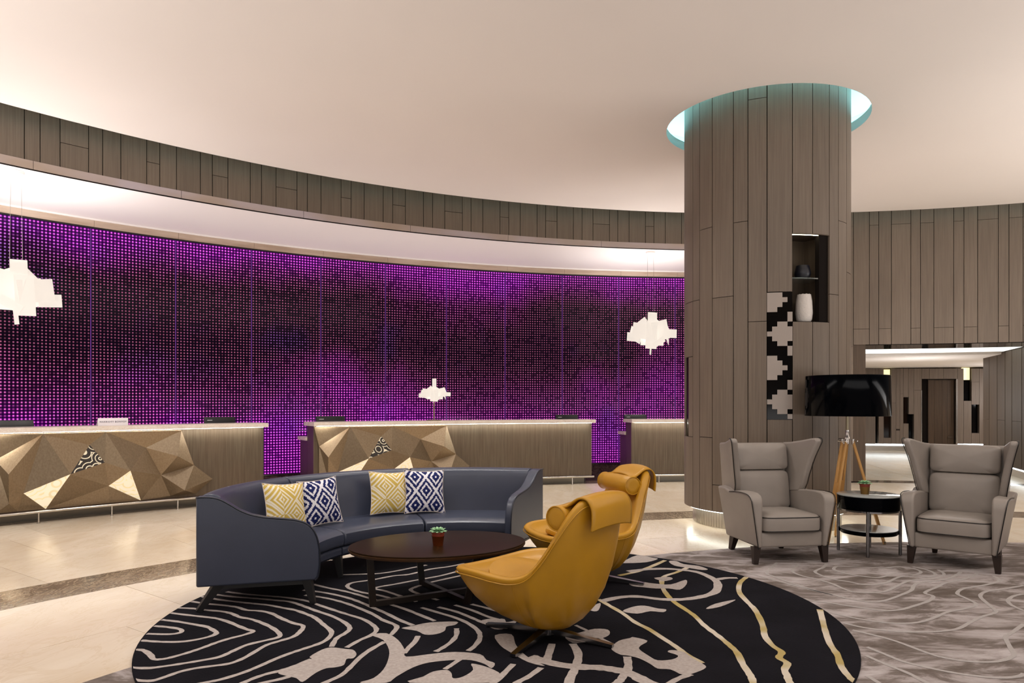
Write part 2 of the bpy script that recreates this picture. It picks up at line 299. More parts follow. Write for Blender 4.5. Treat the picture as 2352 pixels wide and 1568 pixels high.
GREY_LINES=[[(2.672,6.001),(2.761,5.979),(2.899,5.957),(3.036,5.935),(3.157,5.979),(3.232,5.935),(3.263,5.85),(3.231,5.766),(3.145,5.705),(3.07,5.726),(3.015,5.746),(2.887,5.646),(2.793,5.607),(2.691,5.666),(2.625,5.746),(2.595,5.85),(2.609,5.914),(2.672,6.001)],[(2.627,6.092),(2.544,5.957),(2.413,5.808),(2.41,5.666),(2.452,5.549),(2.528,5.474),(2.619,5.383),(2.781,5.437),(2.989,5.626),(3.121,5.646),(3.213,5.626),(3.314,5.705),(3.34,5.85),(3.286,5.979)],[(2.391,6.069),(2.272,5.892),(2.232,5.787),(2.251,5.666),(2.324,5.549),(2.377,5.419),(2.393,5.278),(2.433,5.177),(2.537,5.16),(2.656,5.193),(2.805,5.33),(2.982,5.493),(3.113,5.549),(3.216,5.568),(3.381,5.705),(3.43,5.871)],[(2.235,6.138),(2.12,5.957),(2.007,5.746),(2.03,5.626),(2.075,5.474),(2.126,5.33),(2.183,5.193),(2.252,5.095),(2.309,5.001),(2.421,4.925),(2.534,4.955),(2.715,5.095),(2.863,5.227),(2.957,5.365),(3.061,5.456),(3.297,5.549),(3.484,5.705),(3.576,5.808)],[(1.843,5.829),(1.913,5.666),(1.998,5.511),(2.078,5.365),(2.154,5.227),(2.235,5.095)],[(1.926,5.127),(2.015,4.97),(2.131,4.895),(2.227,4.822),(2.336,4.751),(2.409,4.71),(2.525,4.737),(2.658,4.822),(2.821,4.94),(2.925,5.063),(2.921,5.16),(3.114,5.33),(3.231,5.437),(3.435,5.549),(3.626,5.705),(3.687,5.787)],[(2.009,4.724),(2.078,4.616),(2.165,4.526),(2.268,4.463),(2.38,4.439),(2.489,4.463),(2.629,4.551),(2.798,4.683),(2.941,4.751),(3.091,4.851),(3.12,5.001),(3.131,5.127),(3.248,5.261),(3.387,5.33),(3.531,5.401),(3.685,5.511),(3.741,5.666)],[(2.019,4.451),(2.089,4.367),(2.182,4.309),(2.292,4.275),(2.398,4.275),(2.511,4.286),(2.646,4.332),(2.792,4.451),(2.947,4.577),(3.108,4.683),(3.171,4.851),(3.251,5.063),(3.378,5.193),(3.544,5.261),(3.767,5.365)],[(2.011,4.309),(2.088,4.219),(2.148,4.133),(2.185,4.05),(2.217,3.951),(2.26,3.857),(2.348,3.794),(2.463,3.776),(2.562,3.803),(2.668,3.876),(2.728,3.99),(2.826,4.176),(2.899,4.241),(3.108,4.427)],[(1.951,4.01),(1.992,3.894),(2.03,3.785),(2.106,3.699),(2.188,3.632),(2.278,3.584),(2.381,3.56),(2.48,3.576),(2.539,3.616)],[(1.88,3.876),(1.918,3.75),(1.969,3.616),(1.99,3.494),(2.081,3.246),(2.072,2.998),(2.08,2.699)],[(1.744,3.584),(1.758,3.494),(1.774,3.246),(1.797,2.997),(1.931,2.698)],[(3.307,4.71),(3.312,4.822),(3.36,4.94),(3.478,5.063),(3.6,5.127)]]
FACET_V={'A1': (-11.868,1.012),'A2': (-8.906,1.011),'A3': (-4.947,1.003),'V1': (-9.619,0.855),'V2': (-6.777,0.795),'P1': (-10.781,0.538),'P2': (-13.863,0.73),'Q2': (-13.516,0.579),'P3': (-12.744,0.348),'P4': (-8.74,0.356),'P5': (-8.966,0.643),'P6': (-7.832,0.535),'P7': (-6.015,0.445),'P8': (-5.335,0.685),'P9': (-4.233,0.55),'P10': (-3.082,0.35),'P11': (-4.95,0.248),'B1': (-11.698,0.138),'B2': (-7.073,0.144),'L1': (-14.543,1.049),'L2': (-13.863,0.116),'L3': (-13.369,0.248),'B0': (-12.903,0.135),'B3': (-8.658,0.147),'B4': (-5.48,0.167),'B5': (-4.054,0.172)}
BULK_A=[-51.898,-51.378,-50.632,-49.261,-48.567,-47.66,-46.315,-45.628,-44.723,-43.388,-42.694,-41.786,-40.452,-39.758,-38.854,-37.51,-36.824,-35.92,-34.588,-33.909,-33.006,-31.667,-30.978,-30.073,-28.746,-28.064,-27.156,-25.836,-25.163,-24.253,-22.935,-22.275,-21.378,-20.052,-19.377,-18.482,-17.168,-16.483,-15.588,-14.293,-13.6,-12.732,-11.41,-10.748,-9.842,-8.542,-7.856,-6.952,-5.646,-4.282,-3.42,-2.388]
RIGHT_A=[6.457,7.58,8.752,9.427,10.329,11.695,12.377,13.291,14.635,15.319,16.225,17.567,18.248,19.14,20.353,21.016,22.059]
COL_A=[-85.14,-89.9,-103.11,-111.88,-124.36,-140.54,-150.26,-162.25,-178.23,168.09,154.44,145.02,133.14,117.51,None]
LOBBY=[('w','backing',0.166,3.862,-0.031,2.871,'panel_dark',-0.3,-0.16,0.006),
('w','panel',0.371,0.732,0.201,2.334,'lobby_panel',0,0.05,0.006),
('w','panel',0.732,0.811,0.991,2.331,'lobby_panel',0.02,0.05,0.006),
('w','niche_glass',0.732,0.811,0.217,0.991,'black_glass',-0.16,-0.1,0),
('w','panel',0.811,0.945,0.206,2.33,'lobby_panel',0.02,0.05,0.006),
('w','panel',0.945,1.135,1.103,1.433,'lobby_panel',0,0.05,0.006),
('w','panel',0.945,1.135,0.208,0.38,'lobby_panel',0.01,0.05,0.006),
('w','niche_glass',0.945,1.135,2.009,2.303,'niche_light',-0.16,-0.1,0),
('w','niche_glass',0.945,1.135,1.433,1.997,'black_glass',-0.16,-0.1,0),
('w','niche_glass',0.945,1.135,0.38,1.103,'brown_glass',-0.16,-0.1,0),
('w','panel',1.135,1.257,1.36,2.326,'lobby_panel',0.02,0.05,0.006),
('w','panel',1.135,1.257,0.21,1.36,'lobby_panel',0.01,0.05,0.006),
('w','panel',1.257,1.356,0.627,2.324,'lobby_panel',0.02,0.05,0.006),
('w','panel',1.257,1.356,0.212,0.591,'lobby_panel',0.02,0.05,0.006),
('w','panel',1.356,1.445,1.616,2.323,'lobby_panel',0,0.05,0.006),
('w','panel',1.356,1.445,0.213,1.616,'lobby_panel',0.02,0.05,0.006),
('w','panel',1.445,1.577,1.518,2.322,'lobby_panel',0,0.05,0.006),
('w','panel',1.445,1.577,0.215,0.787,'lobby_panel',0.01,0.05,0.006),
('w','niche_glass',1.445,1.577,0.787,1.518,'brown_glass',-0.16,-0.1,0),
('w','panel',1.577,1.709,1.044,2.32,'lobby_panel',0.01,0.05,0.006),
('w','panel',1.577,1.709,0.217,0.326,'lobby_panel',0.02,0.05,0.006),
('w','niche_glass',1.577,1.709,0.326,1.044,'black_glass',-0.16,-0.1,0),
('w','panel',1.709,1.906,1.712,2.318,'lobby_panel',0,0.05,0.006),
('w','panel',1.709,1.906,0.219,1.712,'lobby_panel',0,0.05,0.006),
('w','panel',1.906,2.101,2.025,2.316,'lobby_panel',0.02,0.05,0.006),
('w','panel',2.101,2.447,2.023,2.312,'lobby_panel',0.01,0.05,0.006),
('w','panel',2.447,2.79,2.02,2.308,'lobby_panel',0.02,0.05,0.006),
('w','panel',2.79,2.939,0.234,2.305,'lobby_panel',0.02,0.05,0.006),
('w','panel',2.939,3.13,0.237,1.419,'lobby_panel',0.01,0.05,0.006),
('w','niche_glass',2.939,3.13,1.993,2.327,'niche_light',-0.16,-0.1,0),
('w','niche_glass',2.939,3.13,1.419,1.993,'black_glass',-0.16,-0.1,0),
('w','panel',3.13,3.319,1.931,2.301,'lobby_panel',0.01,0.05,0.006),
('w','panel',3.13,3.319,1.312,1.931,'lobby_panel',0.02,0.05,0.006),
('w','panel',3.13,3.319,0.24,0.537,'lobby_panel',0,0.05,0.006),
('w','niche_glass',3.13,3.319,0.537,1.312,'black_glass',-0.16,-0.1,0),
('w','panel',3.319,3.602,0.243,2.298,'lobby_panel',0,0.05,0.006),
('w','base_light',0.28,1.927,0.16,0.209,'white_led',-0.02,0.02,0),
('w','skirting',0.28,1.927,-0.023,0.16,'steel',-0.06,-0.04,0),
('w','base_light',2.79,3.602,0.192,0.239,'white_led',-0.02,0.02,0),
('w','skirting',2.79,3.602,0.013,0.192,'steel',-0.06,-0.04,0),
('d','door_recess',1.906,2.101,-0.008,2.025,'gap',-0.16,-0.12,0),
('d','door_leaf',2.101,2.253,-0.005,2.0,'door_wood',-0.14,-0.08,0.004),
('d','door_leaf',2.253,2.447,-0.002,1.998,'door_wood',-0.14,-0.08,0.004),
('d','door_leaf',2.447,2.576,0.001,1.997,'door_wood',-0.14,-0.08,0.004),
('d','door_leaf',2.576,2.737,0.003,1.996,'door_wood',-0.14,-0.08,0.004),
('d','door_handle',2.576,2.704,0.399,0.423,'panel_dark',-0.08,-0.05,0),
('d','door_frame',2.753,2.79,0.005,2.019,'steel',-0.14,0.06,0),
('d','door_frame',1.889,1.911,-0.01,1.711,'steel',-0.1,0.06,0)]

# ------------------------------------------------------------------ materials
M = {}
k = NT('plaster_ceiling'); n = k.noise(k.pos(), .35, 2)
M['ceil'] = k.set(k.mix(k.mapr(n.outputs[0], .35, .65), lin('e6dfd9'), lin('eae3dd')), .9, spec=.1)
M['white'] = plain('white_plaster', 'f3efed', .85, spec=.2)
M['panel'] = wood_panel('taupe_wood', '6a5d51', '796c5f')
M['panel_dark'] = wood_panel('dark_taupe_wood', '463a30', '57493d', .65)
M['gap'] = plain('shadow_gap', '17120f', .9, spec=.1)
k = NT('brushed_trim'); n = k.noise(k.scaled(k.pos(), (.8, .8, 3)), 1, 2)
M['trim'] = k.set(k.mix(k.mapr(n.outputs[0], .35, .65), lin('b7a79a'), lin('c4bac2')), .38, metal=.55)
k = NT('cornice_stone'); n = k.noise(k.scaled(k.pos(), (1.5, 1.5, 12)), 1, 4)
M['cornice'] = k.set(k.mix(k.mapr(n.outputs[0], .35, .65), lin('b09a86'), lin('c9b6a4')), .45)
def marble(name, a, b, vein, rough, scale=1.0, veinw=.5, var=.12):
    k = NT(name); p = k.pos()
    w = k.scaled(p, (scale, scale * .35, scale)) if True else p
    n1 = k.noise(w, 1.3, 6, .6, 1.2); n2 = k.noise(w, 3.2, 5, .7, 2.0)
    c = k.mix(k.mapr(n1.outputs[0], .35, .65), lin(a), lin(b))
    r = k.math('ABSOLUTE', k.math('SUBTRACT', n2.outputs[0], .5))
    v = k.mapr(r, 0, .035, veinw, 0)
    c = k.mix(v, c, lin(vein))
    hs = k.n('ShaderNodeHueSaturation'); k.l(k.math('MULTIPLY_ADD', k.rnd(), var, 1 - var * .6), hs.inputs['Value']); k.l(c, hs.inputs['Color'])
    return k.set(hs.outputs[0], rough, spec=.5)
M['tile'] = marble('cream_marble', 'd9c7ae', 'e6d8c4', 'cbb38e', .17, .9, .28)
M['tile_dark'] = marble('brown_emperador_marble', '584638', '8a7763', 'b9a88f', .10, 3.5, .75, .2)
M['tile_deep'] = marble('dark_violet_marble', '33262a', '5a4346', '8d7270', .10, 3.0, .7, .2)
M['grout'] = plain('grout', 'a8977f', .8)
M['stone'] = marble('white_counter_stone', 'e2d5c8', 'efe6dc', 'b89c82', .22, 5, .35, .04)

# ------------------------------------------------------------------ LED wall material
k = NT('led_dot_glass')
uv = k.n('ShaderNodeSeparateXYZ'); k.l(k.uv(), uv.inputs[0])
gp = k.n('ShaderNodeSeparateXYZ'); P = k.pos(); k.l(P, gp.inputs[0])
cu = k.math('MULTIPLY', uv.outputs[0], 24); cv = k.math('MULTIPLY', uv.outputs[1], 82)
fu = k.math('SUBTRACT', k.math('FRACT', cu), .5); fv = k.math('SUBTRACT', k.math('FRACT', cv), .5)
dist = k.math('SQRT', k.math('ADD', k.math('MULTIPLY', fu, fu), k.math('MULTIPLY', fv, fv)))
dot = k.mapr(dist, .17, .29, 1, 0)
halo = k.mapr(dist, .15, .62, 1, 0)
cell = k.n('ShaderNodeCombineXYZ')
k.l(k.math('FLOOR', cu), cell.inputs[0]); k.l(k.math('FLOOR', cv), cell.inputs[1])
k.l(k.math('MULTIPLY', k.rnd(), 97), cell.inputs[2])
wn = k.n('ShaderNodeTexWhiteNoise', noise_dimensions='3D'); k.l(cell.outputs[0], wn.inputs[0])
blk = k.noise(cell.outputs[0], .28, 2)
on = k.math('GREATER_THAN', k.math('ADD', k.math('MULTIPLY', wn.outputs[0], .55), k.math('MULTIPLY', blk.outputs[0], .75)), .46)
onv = k.math('MULTIPLY_ADD', on, .66, .34)
h = gp.outputs[2]
bot = k.mapr(h, 2.3, .7, 0, 1); top = k.mapr(h, 3.1, 3.7, 0, 1)
edge = k.math('MAXIMUM', bot, top)
nz = k.noise(P, .55, 3); nz2 = k.noise(P, .8, 2)
m1 = k.math('ADD', edge, k.mapr(nz.outputs[0], .42, .64, -.16, .36), clamp=True)
cold = k.mix(m1, lin('cf6f96'), lin('ea5cd0'))
cold = k.mix(k.mapr(nz2.outputs[0], .56, .70, 0, .6), cold, lin('8d6ae6'))
amp = k.math('ADD', k.math('MULTIPLY', edge, .55), k.mapr(nz.outputs[0], .3, .7, .20, .56))
bgc = k.mix(m1, lin('4a0026'), lin('780098'))
bgs = k.math('MULTIPLY', k.math('MULTIPLY', m1, halo), .9)
e1 = k.n('ShaderNodeMix', data_type='RGBA'); k.l(dot, e1.inputs[0]); k.l(k.mix(bgs, (0.004, 0.001, 0.006, 1), bgc), e1.inputs[6])
dc = k.n('ShaderNodeVectorMath', operation='SCALE'); k.l(cold, dc.inputs[0]); k.l(k.math('MULTIPLY', k.math('MULTIPLY', amp, onv), 1.75), dc.inputs[3])
k.l(dc.outputs[0], e1.inputs[7])
M['led'] = k.set(lin('030203'), .10, spec=.07, emit=e1.outputs[2], estr=1.0)
M['led_edge'] = NT('led_panel_edge').set(lin('1a0a20'), .4, emit=lin('9a48c8'), estr=.5)
M['black_strip'] = plain('black_metal', '100e10', .35)

# ------------------------------------------------------------------ floor
fl = tag(empty('floor'), 'polished cream marble lobby floor with dark ring borders', 'floor', kind='structure')
V = [(CX, CY, -.006)] + [polar(26, a, -.006) for a in range(-180, 181, 6)]
base = mesh('screed', V, [(0, i + 1, i) for i in range(1, len(V) - 1)], M['tile'], fl)
rings = [(6.85, 7.9, 'tile', 11), (7.9, 8.92, 'tile', 9.5), (8.92, 9.45, 'tile_dark', 7.0), (9.45, 10.55, 'tile', 8.2),
         (10.55, 11.65, 'tile', 7.4), (11.65, 12.70, 'tile', 6.6), (12.70, 13.12, 'tile_dark', 5.6)]
for j, (r0, r1, m, st) in enumerate(rings):
    a = -66 + (j % 2) * st * .5
    while a < 42:
        g = .0015; ga = math.degrees(g / r0)
        arc('tile', r0 + g, r1 - g, a + ga, a + st - ga, -.005, 0, M[m], fl, 3, smooth=None)
        a += st
a = -62.0
while a < 2.9:
    arc('tile', 13.1215, RL + .1, a + .01, min(a + 6.1, 3.0) - .01, -.005, 0, M['tile_deep'], fl, 3, smooth=None); a += 6.1
for j, r0 in enumerate((13.12, 14.3, 15.5, 16.7, 17.9, 19.1, 20.3)):
    a = 3.0
    while a < 36:
        arc('tile', r0 + .0015, r0 + 1.1985, a + .008, a + 4.992, -.005, 0, M['tile'], fl, 2, smooth=None); a += 5.0

# ------------------------------------------------------------------ ceiling with round opening over the column
KX, KY, KR, KH, KP = 2.891, 8.340, 0.8965, 1.101, 0.7985
def holed(name, ro, z, mat, parent, n=120, m=64):
    bm = bmesh.new()
    o = [bm.verts.new(polar(ro, 360 * i / n, z)) for i in range(n)]
    q = [bm.verts.new(polar(KH, 360 * i / m, z, KX, KY)) for i in range(m)]
    ed = [bm.edges.new((o[i], o[(i + 1) % n])) for i in range(n)] + [bm.edges.new((q[i], q[(i + 1) % m])) for i in range(m)]
    bmesh.ops.triangle_fill(bm, edges=ed, use_beauty=True)
    return from_bm(name, bm, mat, parent)
ce = tag(empty('ceiling'), 'smooth cream plaster ceiling with round cut-out around the column', 'ceiling', kind='structure')
holed('ceiling_plane', RC, ZC, M['ceil'], ce)
sweep('ceiling_edge', [(RC, ZC), (RC + .004, ZC), (RC + .004, ZC + .03), (RC, ZC + .03)], -75, 75, M['ceil'], ce, 60, CX, CY)
M['cove_paint'] = plain('cove_paint', 'dfe9ea', .7)
sweep('cove_lip', [(KH, ZC), (KH + .25, ZC + .10), (KH + .006, ZC + .10)], 0, 360, M['cove_paint'], ce, 64, KX, KY, caps=False)
sweep('cove_ledge', [(KH + .005, ZC + .10), (KH + .36, ZC + .10), (KH + .36, ZC + .11), (KH + .005, ZC + .11)], 0, 360, M['cove_paint'], ce, 64, KX, KY, caps=False)
sweep('cove_dome', [(KH + .36, ZC + .1), (KH + .34, ZC + .34), (KH + .20, ZC + .44), (KR - .02, ZC + .47), (KR - .02, ZC + .49), (KH + .22, ZC + .46), (KH + .37, ZC + .36), (KH + .38, ZC + .1)], 0, 360, M['cove_paint'], ce, 64, KX, KY, caps=False)
M['cyan_led'] = glow('cyan_cove_led', (.42, .92, .95, 1), 13)
sweep('cove_light', [(KH + .12, ZC + .115), (KH + .20, ZC + .115), (KH + .20, ZC + .13), (KH + .12, ZC + .13)], 0, 360, M['cyan_led'], ce, 48, KX, KY, caps=False)
M['teal_led'] = glow('teal_cove_led', (.18, .75, .72, 1), 2.4)
sweep('cove_light', [(RC + .03, ZC + .035), (RC + .05, ZC + .035), (RC + .05, ZC + .05), (RC + .03, ZC + .05)], -64, 40, M['teal_led'], ce, 60, CX, CY)
sweep('cove_cap', [(RC - .1, ZC + .30), (RP + .05, ZC + .30), (RP + .05, ZC + .32), (RC - .1, ZC + .32)], -66, 42, M['gap'], ce, 60, CX, CY)
sweep('cove_back', [(RC - .1, ZC + .01), (RC - .09, ZC + .01), (RC - .09, ZC + .3), (RC - .1, ZC + .3)], -66, 42, M['gap'], ce, 60, CX, CY)
al = tag(empty('ceiling_alcove'), 'lower white ceiling of the reception alcove above the desks', 'ceiling', kind='structure')
sweep('ceiling_plane', [(RP + .012, 3.966), (RL + .05, 3.886), (RL + .05, 3.93), (RP + .012, 4.01)], -64, 3, M['white'], al, 60, CX, CY)

# ------------------------------------------------------------------ bulkhead above the alcove
wb = tag(empty('wall_bulkhead'), 'curved taupe wood panel bulkhead above the reception alcove', 'wall', kind='structure')
sweep('backing', [(RP + .02, 3.97), (RP + .05, 3.97), (RP + .05, ZC + .3), (RP + .02, ZC + .3)], -64, 3, M['gap'], wb, 60, CX, CY)
seams = [-64, -62.3, -61.1, -59.6, -57.8, -56.6, -55.4, -53.9] + BULK_A[2:]
ga = .021
for i in range(len(seams) - 1):
    a0, a1 = seams[i] + ga, seams[i + 1] - ga
    if (i - 11) % 4 == 0:
        arc('panel', RP, RP + .02, a0, a1, 4.067, 4.345, M['panel'], wb, 3)
        arc('panel', RP, RP + .02, a0, a1, 4.352, ZC + .29, M['panel'], wb, 3)
    else:
        arc('panel', RP, RP + .02, a0, a1, 4.067, ZC + .29, M['panel'], wb, 3)
a = -63.6
while a < 3:
    arc('trim_segment', RP - .006, RP + .03, a + .01, min(a + 7.36, 3) - .01, 3.972, 4.066, M['trim'], wb, 6); a += 7.36
sweep('shadow_line', [(RP - .002, 3.964), (RP + .03, 3.964), (RP + .03, 3.971), (RP - .002, 3.971)], -64, 3, M['gap'], wb, 60, CX, CY)

# ------------------------------------------------------------------ LED wall behind the desks
wl = tag(empty('wall_back'), 'curved wall of black glass panels with glowing magenta dots', 'wall', kind='structure')
a = -44.313 - 4.485 * 4
while a < 3:
    arc('led_panel', RL, RL + .03, a + .022, a + 4.463, .212, 3.768, M['led'], wl, 6, uv=True)
    arc('panel_joint', RL + .004, RL + .03, a - .02, a + .02, .212, 3.768, M['led_edge'], wl, 1)
    arc('cornice_segment', RL - .05, RL + .05, a + .12, a + 4.59, 3.785, 3.872, M['cornice'], wl, 4)
    arc('skirting_slab', RL - .004, RL + .05, a + .01, a + 4.475, 0, .19, M['tile_deep'], wl, 4)
    a += 4.485
sweep('cornice_lip', [(RL - .07, 3.872), (RL + .05, 3.872), (RL + .05, 3.89), (RL - .07, 3.892)], -64, 3, M['white'], wl, 60, CX, CY)
sweep('black_channel', [(RL - .02, 3.766), (RL + .05, 3.766), (RL + .05, 3.785), (RL - .02, 3.785)], -64, 3, M['black_strip'], wl, 60, CX, CY)
M['steel'] = plain('brushed_steel', 'c8c2bc', .25, 1.0)
sweep('steel_channel', [(RL - .012, .19), (RL + .05, .19), (RL + .05, .212), (RL - .012, .212)], -64, 3, M['steel'], wl, 60, CX, CY)
arc('end_return', RP + .02, RL + .05, 2.95, 3.05, 0, 4.0, M['panel_dark'], wl, 1)

# ------------------------------------------------------------------ curved wall right of the column, over the lift lobby opening
wr = tag(empty('wall_right'), 'curved taupe wood panelled wall over the lift lobby opening', 'wall', kind='structure')
sweep('backing', [(RP + .02, 2.35), (RP + .25, 2.35), (RP + .25, ZC + .3), (RP + .02, ZC + .3)], 3, 40, M['gap'], wr, 40, CX, CY)
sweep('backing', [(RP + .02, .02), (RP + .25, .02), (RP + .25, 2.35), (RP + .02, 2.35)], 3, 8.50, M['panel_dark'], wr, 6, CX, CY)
ra = [3.02, 4.9, 5.7] + RIGHT_A + [31.5, 33.4, 35.3, 37.5, 40]
for i in range(len(ra) - 1):
    a0, a1 = ra[i] + ga, ra[i + 1] - ga
    if a1 < 8.6: cuts = [0.02, 2.31, 4.36]
    else: cuts = [2.342] + ([2.61] if i % 2 == 0 else []) + ([4.365] if i % 2 == 1 else [])
    cuts = cuts + [ZC + .29]
    for z0, z1 in zip(cuts, cuts[1:]):
        arc('panel', RP, RP + .02, a0, a1, z0 + .003, z1 - .003, M['panel'], wr, 2)
M['smoke_mirror'] = plain('smoked_mirror', '2a2521', .06, .6)
sweep('soffit_mirror', [(RP + .01, 2.334), (RP + 1.05, 2.334), (RP + 1.05, 2.35), (RP + .01, 2.35)], 8.5, 40, M['smoke_mirror'], wr, 24, CX, CY)

# ------------------------------------------------------------------ lift lobby beyond the opening
ll = tag(empty('wall_lobby'), 'far lift lobby wall of taupe panels with dark glass niches', 'wall', kind='structure')
WA, WB = Vector((9.55, 20.79, 0)), Vector((13.4, 19.76, 0))
wdir = (WB - WA).normalized(); wn_ = Vector((wdir.y, -wdir.x, 0))       # wn_ points to the lobby
if wn_.y > 0: wn_ = -wn_
def lpanel(name, s0, s1, z0, z1, mat, parent, d0, d1, g):
    """board on the far wall: span along it, heights, depth in front of it"""
    c = WA + wdir * (.5 * (s0 + s1)) + wn_ * (.5 * (d0 + d1)) + Vector((0, 0, .5 * (z0 + z1)))
    rot = Matrix((wdir, wn_, Vector((0, 0, 1)))).transposed()
    return box(name, c, (s1 - s0 - g, d1 - d0, z1 - z0 - g), mat, parent, rot=rot)
M['black_glass'] = plain('black_glass', '0c0908', .08, spec=.15)
M['brown_glass'] = plain('brown_glass', '20120a', .1, spec=.6)
M['niche_light'] = glow('lit_niche', (1.0, .86, .42, 1), 1.1)
M['lobby_panel'] = wood_panel('lobby_taupe_wood', '6b5f55', '7d7065')
M['white_led'] = glow('white_base_led', (.86, .97, 1.0, 1), 5.0)
dr = tag(empty('door_1'), 'dark wood lift door set in the far lobby wall', 'door', kind='structure')
M['door_wood'] = wood_panel('lift_door_wood', '3d2f24', '544231')
for g_, nm, s0, s1, z0, z1, m, d0, d1, gp_ in LOBBY:
    lpanel(nm, s0, s1, z0, z1, M[m], ll if g_ == 'w' else dr, d0, d1, gp_)
# radial side wall on the right of the lobby
ls = tag(empty('wall_lobby_side'), 'dark wood side wall of the lift lobby', 'wall', kind='structure')
rr = [12.95, 13.32, 13.9, 14.5, 14.95, 15.5, 16.1, 16.6]
for i in range(len(rr) - 1):
    r0, r1 = rr[i] + .015, rr[i + 1] - .015
    for z0, z1 in (((.17, 1.02), (1.025, 2.33)) if i % 2 == 0 else ((.17, 2.33),)):
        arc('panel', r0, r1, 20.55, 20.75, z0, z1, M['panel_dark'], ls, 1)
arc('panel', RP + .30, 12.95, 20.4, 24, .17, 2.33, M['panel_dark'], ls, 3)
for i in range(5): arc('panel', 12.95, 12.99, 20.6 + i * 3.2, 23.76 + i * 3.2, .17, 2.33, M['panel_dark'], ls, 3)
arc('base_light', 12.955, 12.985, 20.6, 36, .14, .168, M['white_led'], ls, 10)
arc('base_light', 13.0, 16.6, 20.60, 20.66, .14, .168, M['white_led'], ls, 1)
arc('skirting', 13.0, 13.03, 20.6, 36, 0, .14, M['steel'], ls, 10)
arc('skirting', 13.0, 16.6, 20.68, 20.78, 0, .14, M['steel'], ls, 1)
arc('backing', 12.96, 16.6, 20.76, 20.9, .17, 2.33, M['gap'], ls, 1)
arc('lobby_return', 12.87, 21.0, 8.30, 8.48, 0, 2.4, M['panel_dark'], ls, 1)
cl_ = tag(empty('ceiling_lobby'), 'white stepped ceiling of the lift lobby with light slot', 'ceiling', kind='structure')
sweep('ceiling_plane', [(13.6, 2.345), (23, 2.345), (23, 2.40), (13.6, 2.40)], 8.3, 40, M['white'], cl_, 12, CX, CY)
arc('ceiling_tray', 15.2, 17.4, 9.0, 21.0, 2.30, 2.345, M['white'], cl_, 8)
arc('ceiling_tray', 17.6, 20.2, 9.0, 20.2, 2.315, 2.345, M['white'], cl_, 8)
M['slot_led'] = glow('light_slot', (.95, 1.0, .92, 1), 1.6)
arc('light_slot', 13.7, 14.9, 8.6, 20.4, 2.336, 2.344, M['slot_led'], cl_, 8)
def point(name, loc, power, color, radius=.15):
    d = bpy.data.lights.new(name, 'POINT'); d.energy = power; d.color = color; d.shadow_soft_size = radius
    o = bpy.data.objects.new(name, d); o.location = loc; col.objects.link(o); return o
area('lobby_fill_area', (10.2, 17.3, 2.28), (0, 0, 0), 2.0, 2.5, 45, (1.0, .95, .92))  # fill added under the lobby ceiling, no lamp there
point('lobby_fill_point', (13.0, 18.2, 1.5), 55, (1.0, .95, .92), .3)  # bare fill points added to brighten the lobby ceiling and walls
point('lobby_fill_point', (8.6, 15.4, 1.3), 42, (1.0, .95, .92), .3)

# ------------------------------------------------------------------ column
co = tag(empty('column'), 'round column clad in taupe wood panels with lit base', 'column', kind='structure')
sweep('column_core', [(KR - .08, .19), (KR - .021, .19), (KR - .021, ZC + .46), (KR - .08, ZC + .46)], 0, 162, M['gap'], co, 40, KX, KY)
sweep('column_core', [(KR - .08, .19), (KR - .021, .19), (KR - .021, 2.18), (KR - .08, 2.18)], 162, 205, M['gap'], co, 12, KX, KY)
sweep('column_core', [(KR - .08, 3.09), (KR - .021, 3.09), (KR - .021, ZC + .46), (KR - .08, ZC + .46)], 162, 205, M['gap'], co, 12, KX, KY)
sweep('column_core', [(KR - .08, .19), (KR - .021, .19), (KR - .021, ZC + .46), (KR - .08, ZC + .46)], 205, 360, M['gap'], co, 40, KX, KY)
ca = [-86, -103.11, -111.88, -124.36, -140.54, -150.26, -162.25, -178.23, -191.91, -205.56, -214.98, -226.86, -242.5]
ZT = ZC + .46
cz = [[.186, 2.486, ZT], [.186, 2.486, ZT], [.186, .981, 3.244, ZT], [.186, .477, 2.475, ZT], [.186, 3.24, ZT], [.186, 2.193, 4.491, ZT],
      None, None, None, [.186, 2.478, ZT], [.186, .98, 3.255, ZT], [.186, 2.74, ZT]]
ca += [-258, -276, -290, -312, -333, -346, -446 + 86 - 0]
ca = ca[:-1] + [-360, -378, -395, -412, -430, -446]
gk = .26
for i in range(len(ca) - 1):
    a0, a1 = ca[i] - gk, ca[i + 1] + gk
    cuts = cz[i] if i < len(cz) else [.186, (2.48, 3.24, .98)[i % 3], ZT]
    n_ = max(2, int(abs(a1 - a0) / 4))
    if i == 6: segs = [(.186, 1.184), (2.489, ZT)]
    elif i in (7, 8): segs = [(.186, 2.185), (3.084, ZT)]
    else: segs = list(zip(cuts, cuts[1:]))
    for z0, z1 in segs:
        if i == 0 and z0 < 1:
            arc('panel', KR, KR - .02, a0, a1, z0 + .003, .972, M['panel'], co, n_, KX, KY)
            arc('panel', KR, KR - .02, -95.5, a1, .978, 1.868, M['panel'], co, n_, KX, KY)
            arc('slot_glass', KR - .012, KR - .02, a0, -95.6, .978, 1.868, M['black_glass'], co, 3, KX, KY)
            arc('panel', KR, KR - .02, a0, a1, 1.874, z1 - .003, M['panel'], co, n_, KX, KY)
        else:
            arc('panel', KR, KR - .02, a0, a1, z0 + .003, z1 - .003, M['panel'], co, n_, KX, KY)
